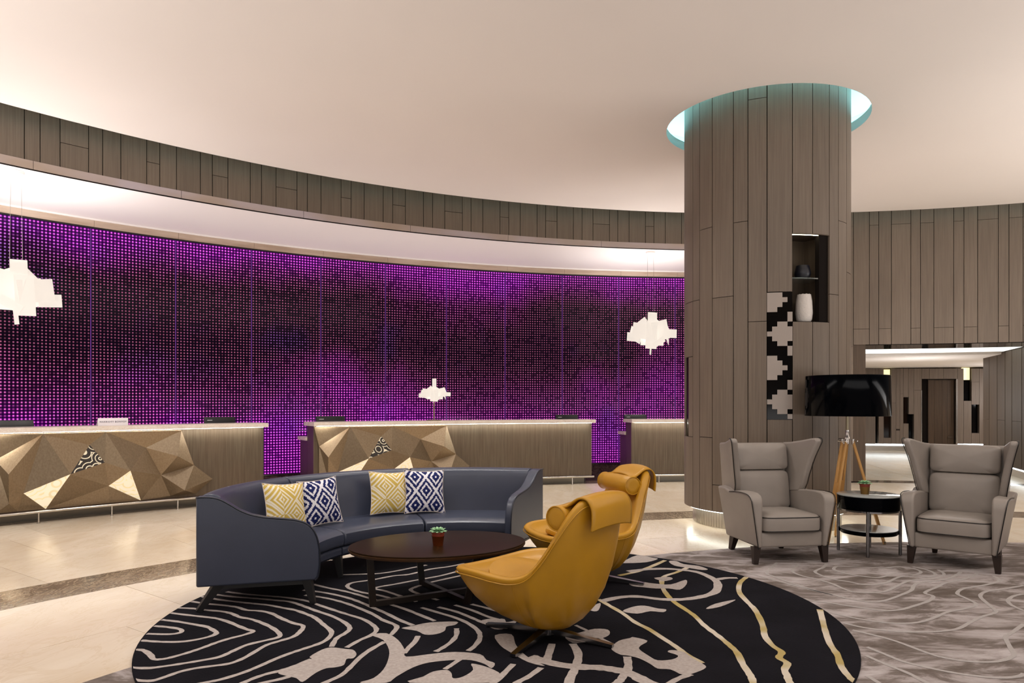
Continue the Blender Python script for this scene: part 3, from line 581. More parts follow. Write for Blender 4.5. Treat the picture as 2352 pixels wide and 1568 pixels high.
# stepped mosaic strip
M['mosaic_white'] = plain('pale_mosaic_tile', 'a3978e', .3)
arc('mosaic_backing', KR - .004, KR - .021, ca[6] - .05, ca[7] + .05, 1.184, 2.489, M['black_glass'], co, 5, KX, KY)
ncol, nrow = 5, 26
zs0, zs1 = 1.19, 2.483; ch = (zs1 - zs0) / nrow; cw = (ca[7] - ca[6]) / ncol
pat = ["11100", "11110", "11100", "11000", "00001", "00001", "00110", "01111", "11111", "01111", "00110", "00001", "00001",
       "11000", "11100", "11110", "11100", "11000", "00001", "00001", "00110", "01111", "11111", "01111", "00110", "00001"]
for r_, row in enumerate(pat):
    c_ = 0
    while c_ < ncol:
        if row[c_] == '1':
            e_ = c_
            while e_ < ncol and row[e_] == '1': e_ += 1
            z1 = zs1 - r_ * ch
            arc('mosaic_tile', KR, KR - .006, ca[6] + cw * c_ - .02, ca[6] + cw * e_ + .02, z1 - ch, z1, M['mosaic_white'], co, 2, KX, KY)
            c_ = e_
        else: c_ += 1
# display niche
n0, n1 = ca[7], ca[9]
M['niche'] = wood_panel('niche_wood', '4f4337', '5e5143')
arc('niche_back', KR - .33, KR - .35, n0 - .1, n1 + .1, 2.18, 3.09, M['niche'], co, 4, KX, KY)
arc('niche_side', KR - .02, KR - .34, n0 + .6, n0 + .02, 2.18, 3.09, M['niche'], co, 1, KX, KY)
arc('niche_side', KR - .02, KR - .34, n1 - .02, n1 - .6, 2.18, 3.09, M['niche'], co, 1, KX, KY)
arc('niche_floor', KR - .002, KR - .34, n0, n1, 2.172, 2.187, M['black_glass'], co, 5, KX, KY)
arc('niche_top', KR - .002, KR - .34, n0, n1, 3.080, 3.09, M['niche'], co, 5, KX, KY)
M['warm_led'] = glow('warm_led', (1.0, .92, .66, 1), 14.0)
arc('niche_light', KR - .03, KR - .045, n0 - .5, n1 + .5, 3.0775, 3.0795, M['warm_led'], co, 4, KX, KY)
k = NT('green_glass'); M['glass'] = k.set((.75, .9, .85, 1), .03, trans=.92)
arc('glass_shelf', KR - .03, KR - .33, n0 - .4, n1 + .4, 2.628, 2.640, M['glass'], co, 4, KX, KY)
# base
k = NT('ribbed_steel'); w = k.n('ShaderNodeTexWave', bands_direction='X'); k.l(k.uv(), w.inputs[0])
M['plinth'] = plain('brushed_plinth', 'b9b2a6', .3, .85)
sweep('plinth', [(KP - .03, 0), (KP, 0), (KP, .19), (KP - .03, .19)], 0, 360, M['plinth'], co, 96, KX, KY, caps=False)
M['base_led'] = glow('column_base_led', (.95, 1.0, .92, 1), 8.5)
sweep('base_light', [(KP + .03, .178), (KP + .07, .178), (KP + .07, .186), (KP + .03, .186)], 0, 360, M['base_led'], co, 64, KX, KY, caps=False)
for i in range(64):
    a = 180 - 85 + i * 170 / 63
    arc('plinth_rib', KP + .004, KP - .002, a - .5, a + .5, .005, .185, M['plinth'], co, 1, KX, KY)

# ------------------------------------------------------------------ reception desks
k = NT('bronze_wood'); p = k.pos()
g_ = k.noise(k.scaled(p, (45, 45, 2)), 1, 4); b_ = k.noise(p, 2.2, 3)
c_ = k.mix(k.mapr(g_.outputs[0], .3, .7), lin('5a4f42'), lin('716555'))
c_ = k.mix(k.mapr(b_.outputs[0], .35, .65, 0, .35), c_, lin('6f5c4c'))
M['bronze'] = k.set(c_, .38, metal=.35, spec=.4)
k = NT('bronze_facet'); p = k.pos()
g_ = k.noise(k.scaled(p, (60, 60, 40)), 1, 3); b_ = k.noise(p, 3, 2)
c_ = k.mix(k.mapr(g_.outputs[0], .3, .7), lin('85725a'), lin('95836a'))
v_ = k.math('MULTIPLY_ADD', k.rnd(), .5, .72)
hs = k.n('ShaderNodeHueSaturation'); k.l(v_, hs.inputs['Value']); k.l(c_, hs.inputs['Color'])
M['facet'] = k.set(hs.outputs[0], .34, metal=.55, spec=.5)
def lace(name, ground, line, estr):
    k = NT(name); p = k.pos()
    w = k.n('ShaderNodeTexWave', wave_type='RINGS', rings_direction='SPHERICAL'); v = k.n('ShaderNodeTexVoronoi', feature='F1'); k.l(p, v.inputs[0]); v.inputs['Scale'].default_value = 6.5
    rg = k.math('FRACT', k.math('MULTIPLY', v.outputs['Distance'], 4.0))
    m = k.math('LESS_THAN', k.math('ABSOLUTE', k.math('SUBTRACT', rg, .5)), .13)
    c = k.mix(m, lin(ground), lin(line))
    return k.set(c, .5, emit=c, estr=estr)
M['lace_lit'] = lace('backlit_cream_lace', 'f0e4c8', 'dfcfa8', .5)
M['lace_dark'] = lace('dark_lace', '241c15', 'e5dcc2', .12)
M['desk_led'] = glow('desk_led', (1.0, .975, .89, 1), 38)
M['kick'] = plain('stainless_kick', '8f887c', .3, .8)
M['side'] = plain('desk_side_laminate', '4a3a38', .4)
M['rail'] = plain('polished_steel', 'd2cdc6', .18, 1.0)
FD = 1.7
A3 = FACET_V['A3'][0]
DEP = dict(A1=.055, A2=.055, A3=.055, V1=.02, V2=.02, P1=.13, P2=.02, Q2=.12, P3=.06, P4=.04, P5=.06, P6=.125, P7=.035, P8=.13, P9=.05, P10=.012, P11=.13, B1=.03, B2=.03, L1=.012, L2=.012, L3=.06, B0=.012, B3=.02, B4=.02, B5=.012)
TRI = [('A1', 'V1', 'P1', 0), ('A1', 'P1', 'P3', 0), ('A1', 'P3', 'Q2', 0), ('A1', 'Q2', 'P2', 0), ('A1', 'P2', 'L1', 0), ('A1', 'A2', 'V1', 0), ('V1', 'A2', 'P5', 0),
       ('V1', 'P5', 'P1', 2), ('A2', 'P6', 'P5', 0), ('A2', 'V2', 'P6', 0), ('A2', 'A3', 'V2', 0), ('P1', 'P5', 'P4', 0), ('P5', 'P6', 'P4', 0), ('P1', 'B1', 'P3', 1),
       ('P1', 'P4', 'B1', 0), ('P6', 'B2', 'P4', 1), ('P4', 'B2', 'B3', 0), ('P4', 'B3', 'B1', 0), ('V2', 'P7', 'P6', 0), ('V2', 'P8', 'P7', 0), ('V2', 'A3', 'P8', 0),
       ('A3', 'P9', 'P8', 0), ('P8', 'P9', 'P7', 0), ('P7', 'P9', 'P11', 0), ('P9', 'P10', 'P11', 0), ('P6', 'P7', 'B2', 0), ('P7', 'P11', 'B4', 0), ('P7', 'B4', 'B2', 0),
       ('P11', 'P10', 'B5', 0), ('P11', 'B5', 'B4', 0), ('Q2', 'P3', 'L3', 0), ('P2', 'Q2', 'L3', 0), ('P3', 'B1', 'B0', 0), ('P3', 'B0', 'L3', 0), ('P2', 'L3', 'L2', 0), ('L3', 'B0', 'L2', 0)]
def desk(a0, a1, a3, label, mirror=False):
    d = tag(empty('reception_desk'), label, 'desk', 'reception desks')
    arc('front_panel', 12.72, 12.74, a0, a1, .14, 1.02, M['bronze'], d, 14)
    arc('carcass', 12.745, 13.02, a0 + .02, a1 - .02, .10, 1.018, M['side'], d, 14)
    arc('work_shelf', 13.02, 13.40, a0 - .1, a1 + .1, .80, .85, M['stone'], d, 14)
    arc('shelf_carcass', 13.025, 13.36, a0 + .02, a1 - .02, .0, .80, M['side'], d, 14)
    arc('counter_top', 12.60, 13.06, a0 - .14, a1 + .14, 1.022, 1.078, M['stone'], d, 14)
    arc('light_strip', 12.640, 12.665, a0 + .12, a1 - .12, 1.0195, 1.0215, M['desk_led'], d, 14)
    arc('kick_plate', 12.92, 12.94, a0 + .3, a1 - .3, 0, .11, M['kick'], d, 14)
    n = 14; tube('foot_rail', [polar(12.60, a0 + (a1 - a0) * i / n, .128) for i in range(n + 1)], .016, M['rail'], d, 8)
    m = max(3, round((a1 - a0) / 3.5))
    for i in range(m):
        a = a0 + (a1 - a0) * (i + .5) / m
        lathe('rail_post', [(.0, 0), (.022, 0), (.022, .006), (.009, .008), (.009, .118), (0, .118)], M['rail'], d, polar(12.60, a, 0), 8)
    for t in TRI:
        pts = []
        for q in t[:3]:
            ra_, z = FACET_V[q]; da = ra_ - A3
            if mirror: da = -da
            a = a3 + da
            pts.append((a, min(z, 1.006), DEP[q] if a0 < a < a1 else .012))
        pts = [(min(max(a, a0), a1), max(z, .145), dd) for a, z, dd in pts]
        if max(p[0] for p in pts) - min(p[0] for p in pts) < .05: continue
        f = [polar(12.715 - dd * FD, a, z) for a, z, dd in pts]; b = [polar(12.719, a, z) for a, z, dd in pts]
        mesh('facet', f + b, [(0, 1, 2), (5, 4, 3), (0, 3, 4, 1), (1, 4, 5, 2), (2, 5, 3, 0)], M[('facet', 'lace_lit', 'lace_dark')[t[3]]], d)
    return d
desk(-57.3, -36.56, -41.51, 'longest visible desk with card sign, faceted bronze front and steel foot rail')
desk(-33.36, -12.68, -24.12, 'middle reception desk behind the blue sofa with table lamp on top')
desk(-9.51, 2.6, -1.2, 'reception desk partly hidden behind the wood column', True)

for a_ in (-52, -42, -30, -20, -4):
    x_, y_, z_ = polar(13.28, a_, .87); area('alcove_fill', (x_, y_, z_), (R(180), 0, 0), .7, .12, 14, (1, .93, .92))  # unseen fill behind the desks, added to brighten the alcove ceiling

M['monitor'] = plain('black_plastic', '17171a', .35)
M['print'] = plain('pale_print', 'cfcfd0', .5)
def monitor(a, w, z, tilt, label):
    t = empty('monitor', polar(13.16, a, .851), -R(a)); tag(t, label, 'monitor', 'desk monitors')
    rot = Matrix.Rotation(R(tilt), 3, 'X')
    dz = z - .851
    box('display', (0, 0, dz + .02), (w, .035, .11), M['monitor'], t, .006, rot)
    box('logo', (-w * .33, -.022, dz + .03), (w * .16, .003, .009), M['print'], t, 0, rot)
    box('stand', (0, .03, dz * .5), (.10, .08, dz), M['monitor'], t, .004)
    return t
monitor(-49.2, .46, 1.076, -24, 'flat black monitor at the far end of the faceted desk with card sign')
monitor(-38.6, .42, 1.085, -8, 'black monitor next to the gap at the end of the card sign desk')
monitor(-31.6, .44, 1.080, -10, 'black monitor on the corner of the middle desk above the sofa')
monitor(-14.0, .40, 1.080, -10, 'black monitor at the plain end of the middle desk near the gap')
monitor(-8.55, .40, 1.078, -20, 'greyish monitor on the desk beside the column')
# card sign
M['card'] = plain('white_card', 'f3eef2', .5)
M['ink'] = plain('dark_ink', '4a3a4c', .6)
sg = tag(empty('card_sign', polar(12.74, -44.95, 1.079), R(44.95)), 'white folded card with dark lettering standing on the desk', 'sign')
box('card', (0, 0, .046), (.335, .004, .092), M['card'], sg, .001)
box('card_back', (0, .035, .044), (.335, .004, .096), M['card'], sg, .001, Matrix.Rotation(R(38), 3, 'X'))
tc = bpy.data.curves.new('lettering', 'FONT'); tc.body = 'MARRIOTT BONVOY'; tc.size = .0295; tc.align_x = 'CENTER'; tc.extrude = .0006; tc.space_character = 1.12
tmp = bpy.data.objects.new('lettering_curve', tc); col.objects.link(tmp); bpy.context.view_layer.update()
me = bpy.data.meshes.new_from_object(tmp.evaluated_get(bpy.context.evaluated_depsgraph_get())); me.name = 'lettering'; bpy.data.objects.remove(tmp)
to = bpy.data.objects.new('lettering', me); to.rotation_euler = (R(90), 0, 0); to.location = (0, -.0032, .036); col.objects.link(to); to.parent = sg; me.materials.clear(); me.materials.append(M['ink'])

# ------------------------------------------------------------------ sheet-cluster lamps
k = NT('opal_sheet')
tr = k.n('ShaderNodeBsdfTranslucent'); tr.inputs[0].default_value = (.60, .57, .53, 1)
df = k.n('ShaderNodeBsdfDiffuse'); df.inputs[0].default_value = (.62, .59, .56, 1)
mx = k.n('ShaderNodeMixShader'); mx.inputs[0].default_value = .45
k.l(df.outputs[0], mx.inputs[1]); k.l(tr.outputs[0], mx.inputs[2])
em = k.n('ShaderNodeEmission'); em.inputs[0].default_value = (1, .95, .88, 1); em.inputs[1].default_value = .38
ad = k.n('ShaderNodeAddShader'); k.l(mx.outputs[0], ad.inputs[0]); k.l(em.outputs[0], ad.inputs[1])
k.l(ad.outputs[0], k.t.nodes['Material Output'].inputs[0]); M['opal'] = k.m
M['bulb'] = glow('bulb', (1, .95, .88, 1), 24)
def sheets(parent, spec, sc, mat):
    for (x, y, z, w, h, ry, rz, rx) in spec:
        rot = Matrix.Rotation(R(rz), 3, 'Z') @ Matrix.Rotation(R(ry), 3, 'Y') @ Matrix.Rotation(R(rx), 3, 'X')
        box('shade_sheet', (x * sc, y * sc, z * sc), (w * sc, .004, h * sc), mat, parent, 0, rot)
SP = [(0, -.10, .26, .17, .20, 2, 5, 0), (-.04, -.17, -.05, .20, .46, 3, 0, 0), (.13, -.15, .04, .30, .34, -14, 8, 4), (-.16, -.14, .02, .40, .26, 10, -12, 3),
      (.30, -.06, .0, .30, .15, 2, -6, 0), (-.33, -.05, -.07, .24, .15, 4, 10, 0), (.12, .02, .18, .34, .12, 24, 20, 25), (-.16, .04, .16, .26, .14, -38, -20, 20),
      (.06, .10, -.10, .44, .20, 0, 6, 0), (-.10, .14, .06, .40, .24, 8, 12, 0), (.20, .12, .06, .34, .22, -20, -30, 0), (-.24, .10, -.02, .30, .22, 20, 30, 0),
      (.10, -.16, -.16, .24, .10, -30, 12, 0), (0, 0, -.28, .05, .18, 6, 40, 0), (.33, .05, -.10, .22, .10, 25, 60, 0), (-.05, -.02, .12, .12, .30, 0, 70, 0)]
def pendant(a, zc_, mirror, label, power):
    p = empty('pendant_lamp', polar(12.80, a, zc_), -R(a)); tag(p, label, 'lamp', 'sheet pendant lamps')
    sp = [((-q[0] if mirror else q[0]), q[1], q[2], q[3], q[4], (-q[5] if mirror else q[5]), (-q[6] if mirror else q[6]), q[7]) for q in SP]
    sheets(p, sp, .98, M['opal'])
    bm = bmesh.new(); bmesh.ops.create_uvsphere(bm, u_segments=12, v_segments=8, radius=.05); from_bm('bulb', bm, M['bulb'], p, 60)
    zt = 3.958 - zc_
    lathe('ceiling_rose', [(0, 0), (.085, 0), (.078, -.03), (.06, -.036), (0, -.036)], M['white'], p, (0, 0, zt), 20)
    for dx in (-.05, .05): tube('suspension_wire', [(dx, 0, zt - .03), (dx * 1.3, 0, .2)], .0022, M['steel'], p, 5)
    x, y, z = polar(12.80, a, zc_)
    sp_ = spot('pendant_uplight', (x, y, z + .36), power * .6, (1, .93, .90), 155, .6, .1); sp_.rotation_euler = (R(180), 0, 0)
    return p
pendant(-49.4, 2.60, True, 'large pendant lamp of white sheets hanging over the card sign desk', 130)
pendant(-7.85, 2.55, False, 'pendant lamp of white sheets hanging close to the wood column', 110)
M['brass_grey'] = plain('satin_champagne_metal', '8c8068', .3, .8)
tl = tag(empty('table_lamp', polar(12.82, -24.75, 1.078), R(24.75)), 'small table lamp with layered white sheets standing on the middle desk', 'lamp')
lathe('base', [(0, 0), (.115, 0), (.115, .012), (.012, .016), (0, .016)], M['brass_grey'], tl, (0, 0, 0), 24)
tube('stem', [(0, 0, .012), (0, 0, .45)], .012, M['brass_grey'], tl, 10)
M['opal_warm'] = M['opal']
grp = empty('shade', (0, 0, .42)); grp.parent = tl
sheets(grp, [(0, -.02, .24, .115, .30, 0, 8, 0)] + [(q[0] * .92, q[1] * .8, q[2] * .62 - .005, q[3], q[4] * .68, q[5], q[6], q[7]) for q in SP[1:]], .62, M['opal'])
x, y, z = polar(12.82, -24.75, 1.50); 
bm = bmesh.new(); bmesh.ops.create_uvsphere(bm, u_segments=10, v_segments=6, radius=.03); o = from_bm('bulb', bm, M['bulb'], tl, 60); o.location = (0, 0, .42)

# ------------------------------------------------------------------ rugs
k = NT('black_pile'); n = k.noise(k.pos(), 90, 2); n2 = k.noise(k.pos(), 2.5, 3)
k.bump(n.outputs[0], .5, .004)
M['rug_black'] = k.set(k.mix(k.mapr(n2.outputs[0], .3, .7), lin('0d0c11'), lin('16151b')), .95, spec=.1)
k = NT('cream_pile'); n = k.noise(k.pos(), 60, 3); k.bump(n.outputs[0], .6, .004)
M['rug_cream'] = k.set(k.mix(n.outputs[0], lin('8f857f'), lin('c0b6b0')), .9, spec=.15)
k = NT('straw_pile'); n = k.noise(k.pos(), 60, 3); n2 = k.noise(k.pos(), 3, 2); k.bump(n.outputs[0], .6, .004)
M['rug_straw'] = k.set(k.mix(k.mapr(n2.outputs[0], .4, .6), lin('a8955f'), lin('c6bbaa')), .9, spec=.15)
k = NT('grey_pile'); p = k.pos(); n = k.noise(k.scaled(p, (1.5, 3.4, 1)), 1.4, 7, .66, .5); n2 = k.noise(p, 80, 2)
k.bump(n2.outputs[0], .5, .004)
M['rug_grey'] = k.set(k.ramp(n.outputs[0], [(.36, lin('60564f')), (.47, lin('776d68')), (.54, lin('9d9491')), (.66, lin('b4acab'))]), .95, spec=.1)
k = NT('silver_pile'); n = k.noise(k.pos(), 60, 3)
M['rug_silver'] = k.set(k.mix(n.outputs[0], lin('96908c'), lin('b2aba8')), .8, spec=.2)
def disc(name, c, r, z0, z1, mat, parent, seg=128):
    return lathe(name, [(0, z0), (r, z0), (r, z1 - .003), (r - .004, z1), (0, z1)], mat, parent, (c[0], c[1], 0), seg, 30)
def ribbon(name, pts, width, z, mat, parent, jitter=.22, clip=None):
    p = [v for v in spline([(x, y, 0) for x, y in pts], 4)]
    n = len(p); V = []; F_ = []
    for i in range(n):
        t = (p[min(i + 1, n - 1)] - p[max(i - 1, 0)]).normalized(); s = Vector((-t.y, t.x, 0))
        w_ = width * .5 * (1 + random.uniform(-jitter, jitter))
        a, b = p[i] + s * w_, p[i] - s * w_
        for q in (a, b):
            if clip:
                dd = Vector((q.x - clip[0], q.y - clip[1])); 
                if dd.length > clip[2]: dd = dd.normalized() * clip[2]
                q.x, q.y = clip[0] + dd.x, clip[1] + dd.y
            V.append((q.x, q.y, z))
        if i: F_.append((2 * i - 2, 2 * i - 1, 2 * i + 1, 2 * i))
    o = mesh(name, V, F_, mat, parent); return o
def blob(name, pts, z, mat, parent, clip=None):
    p = spline([(x, y, 0) for x, y in pts], 3, True); bm = bmesh.new()
    vv = []
    for q in p:
        if clip:
            dd = Vector((q.x - clip[0], q.y - clip[1]))
            if dd.length > clip[2]: dd = dd.normalized() * clip[2]
            q.x, q.y = clip[0] + dd.x, clip[1] + dd.y
        vv.append(bm.verts.new((q.x, q.y, z)))
    ed = [bm.edges.new((vv[i], vv[(i + 1) % len(vv)])) for i in range(len(vv))]
    bmesh.ops.triangle_fill(bm, edges=ed, use_beauty=True)
    for f in bm.faces:
        if f.normal.z < 0: f.normal_flip()
    me = bpy.data.meshes.new(name); bm.to_mesh(me); bm.free(); return link(name, me, mat, parent)
gr = tag(empty('grey_rug'), 'huge round mottled grey rug with pale contour lines under the wing chairs', 'rug')
disc('pile', (CX, CY), 7.18, .001, .010, M['rug_grey'], gr, 160)
for p in GREY_LINES: ribbon('contour_line', p, .026, .0112, M['rug_silver'], gr, .1)
BR = (-.08, 4.68, 2.093)
br = tag(empty('black_rug'), 'round black rug with cream contour lines and flowers under the sofa', 'rug')
disc('pile', BR, BR[2], .0105, .020, M['rug_black'], br, 160)
cb = (BR[0], BR[1], BR[2] - .006); zz = .0206
for p in RUG_LINES: ribbon('contour_line', p, .030, zz, M['rug_cream'], br, .15, cb); zz += .00002
for w_, c_, p in RUG_BANDS: ribbon('stem_inlay', p, w_, zz, M['rug_straw' if c_ else 'rug_cream'], br, .12, cb); zz += .00002
for p in RUG_FLOWERS: blob('flower_inlay', p, zz, M['rug_cream'], br, cb); zz += .00002

# ------------------------------------------------------------------ curved sofa
SX, SY = -.373, 5.099
def sa(t): return 90 - t                       # mathematical angle -> compass angle
RUGZ = .0205
M['blue'] = leather('slate_blue_leather', '3a3f4f', .30)
M['blue_dark'] = M['blue']
M['black_leg'] = plain('black_lacquer', '131214', .4)
so = tag(empty('curved_sofa', (SX, SY, RUGZ)), 'curved slate blue leather sofa in three sections on splayed black legs', 'sofa')
def scz(p): return [(r, z - RUGZ) for r, z in p]
T0, T1 = 67.2, 196.0; arm_t = 3.2
tt = [T0, T0 + (T1 - T0) / 3, T0 + 2 * (T1 - T0) / 3, T1]
back_prof = spline([(1.695, .18, 0), (1.70, .45, 0), (1.70, .70, 0), (1.685, .745, 0), (1.64, .760, 0), (1.59, .752, 0), (1.555, .72, 0), (1.52, .60, 0), (1.49, .45, 0), (1.47, .36, 0)], 3)
back_prof = [(v.x, v.y) for v in back_prof] + [(1.47, .18)]
seat_prof = [(1.49, .27), (1.05, .255), (1.012, .27), (1.004, .31), (1.012, .352), (1.04, .374), (1.10, .384), (1.25, .392), (1.40, .392), (1.49, .39)]
base_prof = [(1.49, .18), (1.05, .18), (1.03, .20), (1.028, .245), (1.04, .252), (1.49, .26)]
for i in range(3):
    a0, a1 = sa(tt[i]) , sa(tt[i + 1])
    e0 = arm_t if i == 0 else .22; e1 = arm_t if i == 2 else .22
    for nm, pr in (('backrest', back_prof), ('seat_cushion', seat_prof), ('seat_base', base_prof)):
        o = sweep(nm, scz(pr), a0 - e0, a1 + e1, M['blue'], so, 18, 0, 0)
        mod(o, 'BEVEL', width=.012, segments=3, limit_method='ANGLE', angle_limit=R(50))
arm_prof = [(1.70, .178), (1.70, .745), (1.69, .752), (1.62, .750), (1.56, .735), (1.50, .700), (1.44, .66), (1.37, .628), (1.29, .608), (1.20, .596), (1.10, .583), (1.03, .560), (.985, .520), (.955, .46), (.940, .38), (.938, .28), (.950, .20), (.97, .178)]
for (s_, e_) in ((sa(T0), sa(T0) - arm_t - .3), (sa(T1) + arm_t + .3, sa(T1))):
    o = sweep('arm', scz(arm_prof), s_, e_, M['blue_dark'], so, 4, 0, 0, 30)
    mod(o, 'BEVEL', width=.016, segments=3, limit_method='ANGLE', angle_limit=R(50))
M['piping_navy'] = plain('navy_piping', '20242f', .4)
for t_ in (T0, T1):
    pts = [polar(r, sa(t_), z - RUGZ, 0, 0) for r, z in arm_prof[1:]]
    sg_ = Vector((math.cos(R(t_)), math.sin(R(t_)), 0))
    tube('arm_piping', spline([Vector(p) for p in pts], 3), .0045, M['piping_navy'], so, 6)
def sleg(t_, r_, splay_r, splay_t):
    a = polar(r_, sa(t_), .185 - RUGZ, 0, 0); b = polar(r_ + splay_r, sa(t_ + splay_t), 0, 0, 0)
    bar('leg', a, b, (.030, .030), (.016, .016), M['black_leg'], so)
for t_, s_ in ((T0 + 2.2, -1), (T1 - 2.2, 1)):
    sleg(t_, 1.02, -.04, s_ * 1.5); sleg(t_, 1.57, .12, s_ * 1.5)
    bar('leg_rail', polar(1.01, sa(t_), .165 - RUGZ, 0, 0), polar(1.60, sa(t_), .165 - RUGZ, 0, 0), (.02, .014), (.02, .014), M['black_leg'], so)
for t_ in tt[1:3]:
    sleg(t_, 1.08, -.03, 0); sleg(t_, 1.58, .06, 0)
    bar('leg_rail', polar(1.06, sa(t_), .165 - RUGZ, 0, 0), polar(1.60, sa(t_), .165 - RUGZ, 0, 0), (.02, .014), (.02, .014), M['black_leg'], so)

# ------------------------------------------------------------------ cushions
def fret(name):
    k = NT(name); u = k.n('ShaderNodeSeparateXYZ'); k.l(k.uv(), u.inputs[0])
    a = k.math('MULTIPLY', k.math('ADD', u.outputs[0], u.outputs[1]), 1.55); b = k.math('MULTIPLY', k.math('SUBTRACT', u.outputs[0], u.outputs[1]), 1.55)
    ia = k.math('FLOOR', a); ib = k.math('FLOOR', b)
    fa = k.math('SUBTRACT', k.math('FRACT', a), .5); fb = k.math('SUBTRACT', k.math('FRACT', b), .5)
    # spiral keys: square rings whose phase slips across the diagonal of each block
    par = k.math('PINGPONG', k.math('ADD', ia, ib), 1)
    d = k.math('MAXIMUM', k.math('ABSOLUTE', fa), k.math('ABSOLUTE', fb))
    side = k.math('GREATER_THAN', k.math('MULTIPLY', fa, k.math('MULTIPLY_ADD', par, 2, -1)), fb)
    ph = k.math('FRACT', k.math('ADD', k.math('MULTIPLY', d, 6), k.math('MULTIPLY', side, .5)))
    m = k.math('GREATER_THAN', ph, .46)
    c = k.mix(m, lin('e8e0cc'), lin('cbae58'))
    return k.set(c, .75, spec=.2)
M['fret'] = fret('yellow_fret_fabric')
k = NT('navy_diamond_fabric'); u = k.n('ShaderNodeSeparateXYZ'); k.l(k.uv(), u.inputs[0])
q = 44.0
qu = k.math('DIVIDE', k.math('FLOOR', k.math('MULTIPLY', u.outputs[0], q)), q); qv = k.math('DIVIDE', k.math('FLOOR', k.math('MULTIPLY', u.outputs[1], q)), q)
x_ = k.math('ADD', k.math('MULTIPLY', k.math('SUBTRACT', qu, .49), 1.85), .0); y_ = k.math('MULTIPLY', k.math('SUBTRACT', qv, .49), 1.45)
a = k.math('ADD', k.math('ADD', x_, y_), .5); b = k.math('ADD', k.math('SUBTRACT', x_, y_), .5)
fa = k.math('ABSOLUTE', k.math('SUBTRACT', k.math('FRACT', a), .5)); fb = k.math('ABSOLUTE', k.math('SUBTRACT', k.math('FRACT', b), .5))
d = k.math('MAXIMUM', fa, fb)
w1 = k.math('GREATER_THAN', d, .435); w2 = k.math('MULTIPLY', k.math('GREATER_THAN', d, .21), k.math('LESS_THAN', d, .31)); w3 = k.math('LESS_THAN', d, .055)
m = k.math('MAXIMUM', w1, k.math('MAXIMUM', w2, w3))
M['diamond'] = k.set(k.mix(m, lin('1b2358'), lin('e4e2e8')), .8, spec=.15)
M['ivory'] = plain('ivory_fabric', 'd8cbc0', .8)
def pillow(name, parent, w, h, t, mat, back):
    n = 14; F1 = []; V = []; U = []; F2 = []
    def pt(i, j, s):
        u_, v_ = i / n * 2 - 1, j / n * 2 - 1
        px = 1 - .075 * (1 - abs(v_) ** 2.2) * 1; py = 1 - .075 * (1 - abs(u_) ** 2.2)
        x = u_ * w * .5 * (1 - .09 * (1 - v_ * v_)); z = v_ * h * .5 * (1 - .09 * (1 - u_ * u_))
        th = t * .5 * max(0, (1 - abs(u_) ** 2.4) * (1 - abs(v_) ** 2.4)) ** .55
        return (x, s * th, z)
    for s in (-1, 1):
        for j in range(n + 1):
            for i in range(n + 1): V.append(pt(i, j, s)); U.append((i / n, j / n))
    m = (n + 1) ** 2
    for j in range(n):
        for i in range(n):
            a_ = j * (n + 1) + i
            F1.append((a_, a_ + 1, a_ + n + 2, a_ + n + 1)); F2.append((m + a_ + n + 1, m + a_ + n + 2, m + a_ + 1, m + a_))
    f = mesh('front_cover', V[:m], F1, mat, parent, 80, U)
    g = mesh('back_cover', V[m:], [tuple(i - m for i in q_) for q_ in F2], back, parent, 80, U[m:])
    per = [pt(i, 0, 0) for i in range(n)] + [pt(n, j, 0) for j in range(n)] + [pt(n - i, n, 0) for i in range(n)] + [pt(0, n - j, 0) for j in range(n)]
    tube('seam', per, .003, back, parent, 5, closed=True)
def place_pillow(name, t_, r_, zc_, yaw, lean, roll, label, mat, back, w=.37, h=.37):
    p = polar(r_, sa(t_), zc_, SX, SY)
    e = tag(empty(name, p), label, 'cushion', 'cushions on the curved sofa')
    e.rotation_euler = (Matrix.Rotation(-R(sa(t_)) + R(yaw), 3, 'Z') @ Matrix.Rotation(R(-lean), 3, 'X') @ Matrix.Rotation(R(roll), 3, 'Y')).to_euler()
    pillow(name, e, w, h, .13, mat, back)
    return e
place_pillow('fret_cushion', 165.5, 1.36, .575, -20, 14, 4, 'yellow fret cushion nearer the arm, with navy cushion in front of it', M['fret'], M['ivory'])
place_pillow('diamond_cushion', 150.3, 1.31, .572, -12, 12, -3, 'navy diamond cushion standing in front of the section seam by the arm', M['diamond'], M['ivory'], .36, .37)
place_pillow('fret_cushion', 119.6, 1.385, .578, 4, 13, 3, 'yellow fret cushion in the middle of the sofa', M['fret'], M['ivory'])
place_pillow('diamond_cushion', 107.0, 1.345, .578, 4, 13, 2, 'navy diamond cushion facing forward in the middle of the sofa', M['diamond'], M['ivory'], .36, .38)

# ------------------------------------------------------------------ oval coffee table
k = NT('dark_walnut'); n = k.noise(k.scaled(k.obj(), (2, 30, 10)), 1, 4)
M['walnut'] = k.set(k.mix(n.outputs[0], lin('33200f'), lin('4a3019')), .3, spec=.4)
k = NT('walnut_glass_top'); n = k.noise(k.scaled(k.obj(), (1, 6, 1)), 1, 2)
M['walnut_top'] = k.set(k.mix(n.outputs[0], lin('22150a'), lin('2b1b0c')), .30, spec=.08)
M['walnut_dark'] = plain('espresso_wood', '1d130c', .4)
ct = tag(empty('coffee_table', (-.505, 5.03, RUGZ), .36), 'low oval coffee table with dark walnut top and crossed base', 'table')
def oval(name, a_, b_, prof, mat, parent, seg=72):
    rings = [[(a_ * s * math.cos(2 * math.pi * i / seg), b_ * s * math.sin(2 * math.pi * i / seg), z) for i in range(seg)] for s, z in prof]
    return bridge(name, rings, mat, parent, 35)
zt = .388 - RUGZ
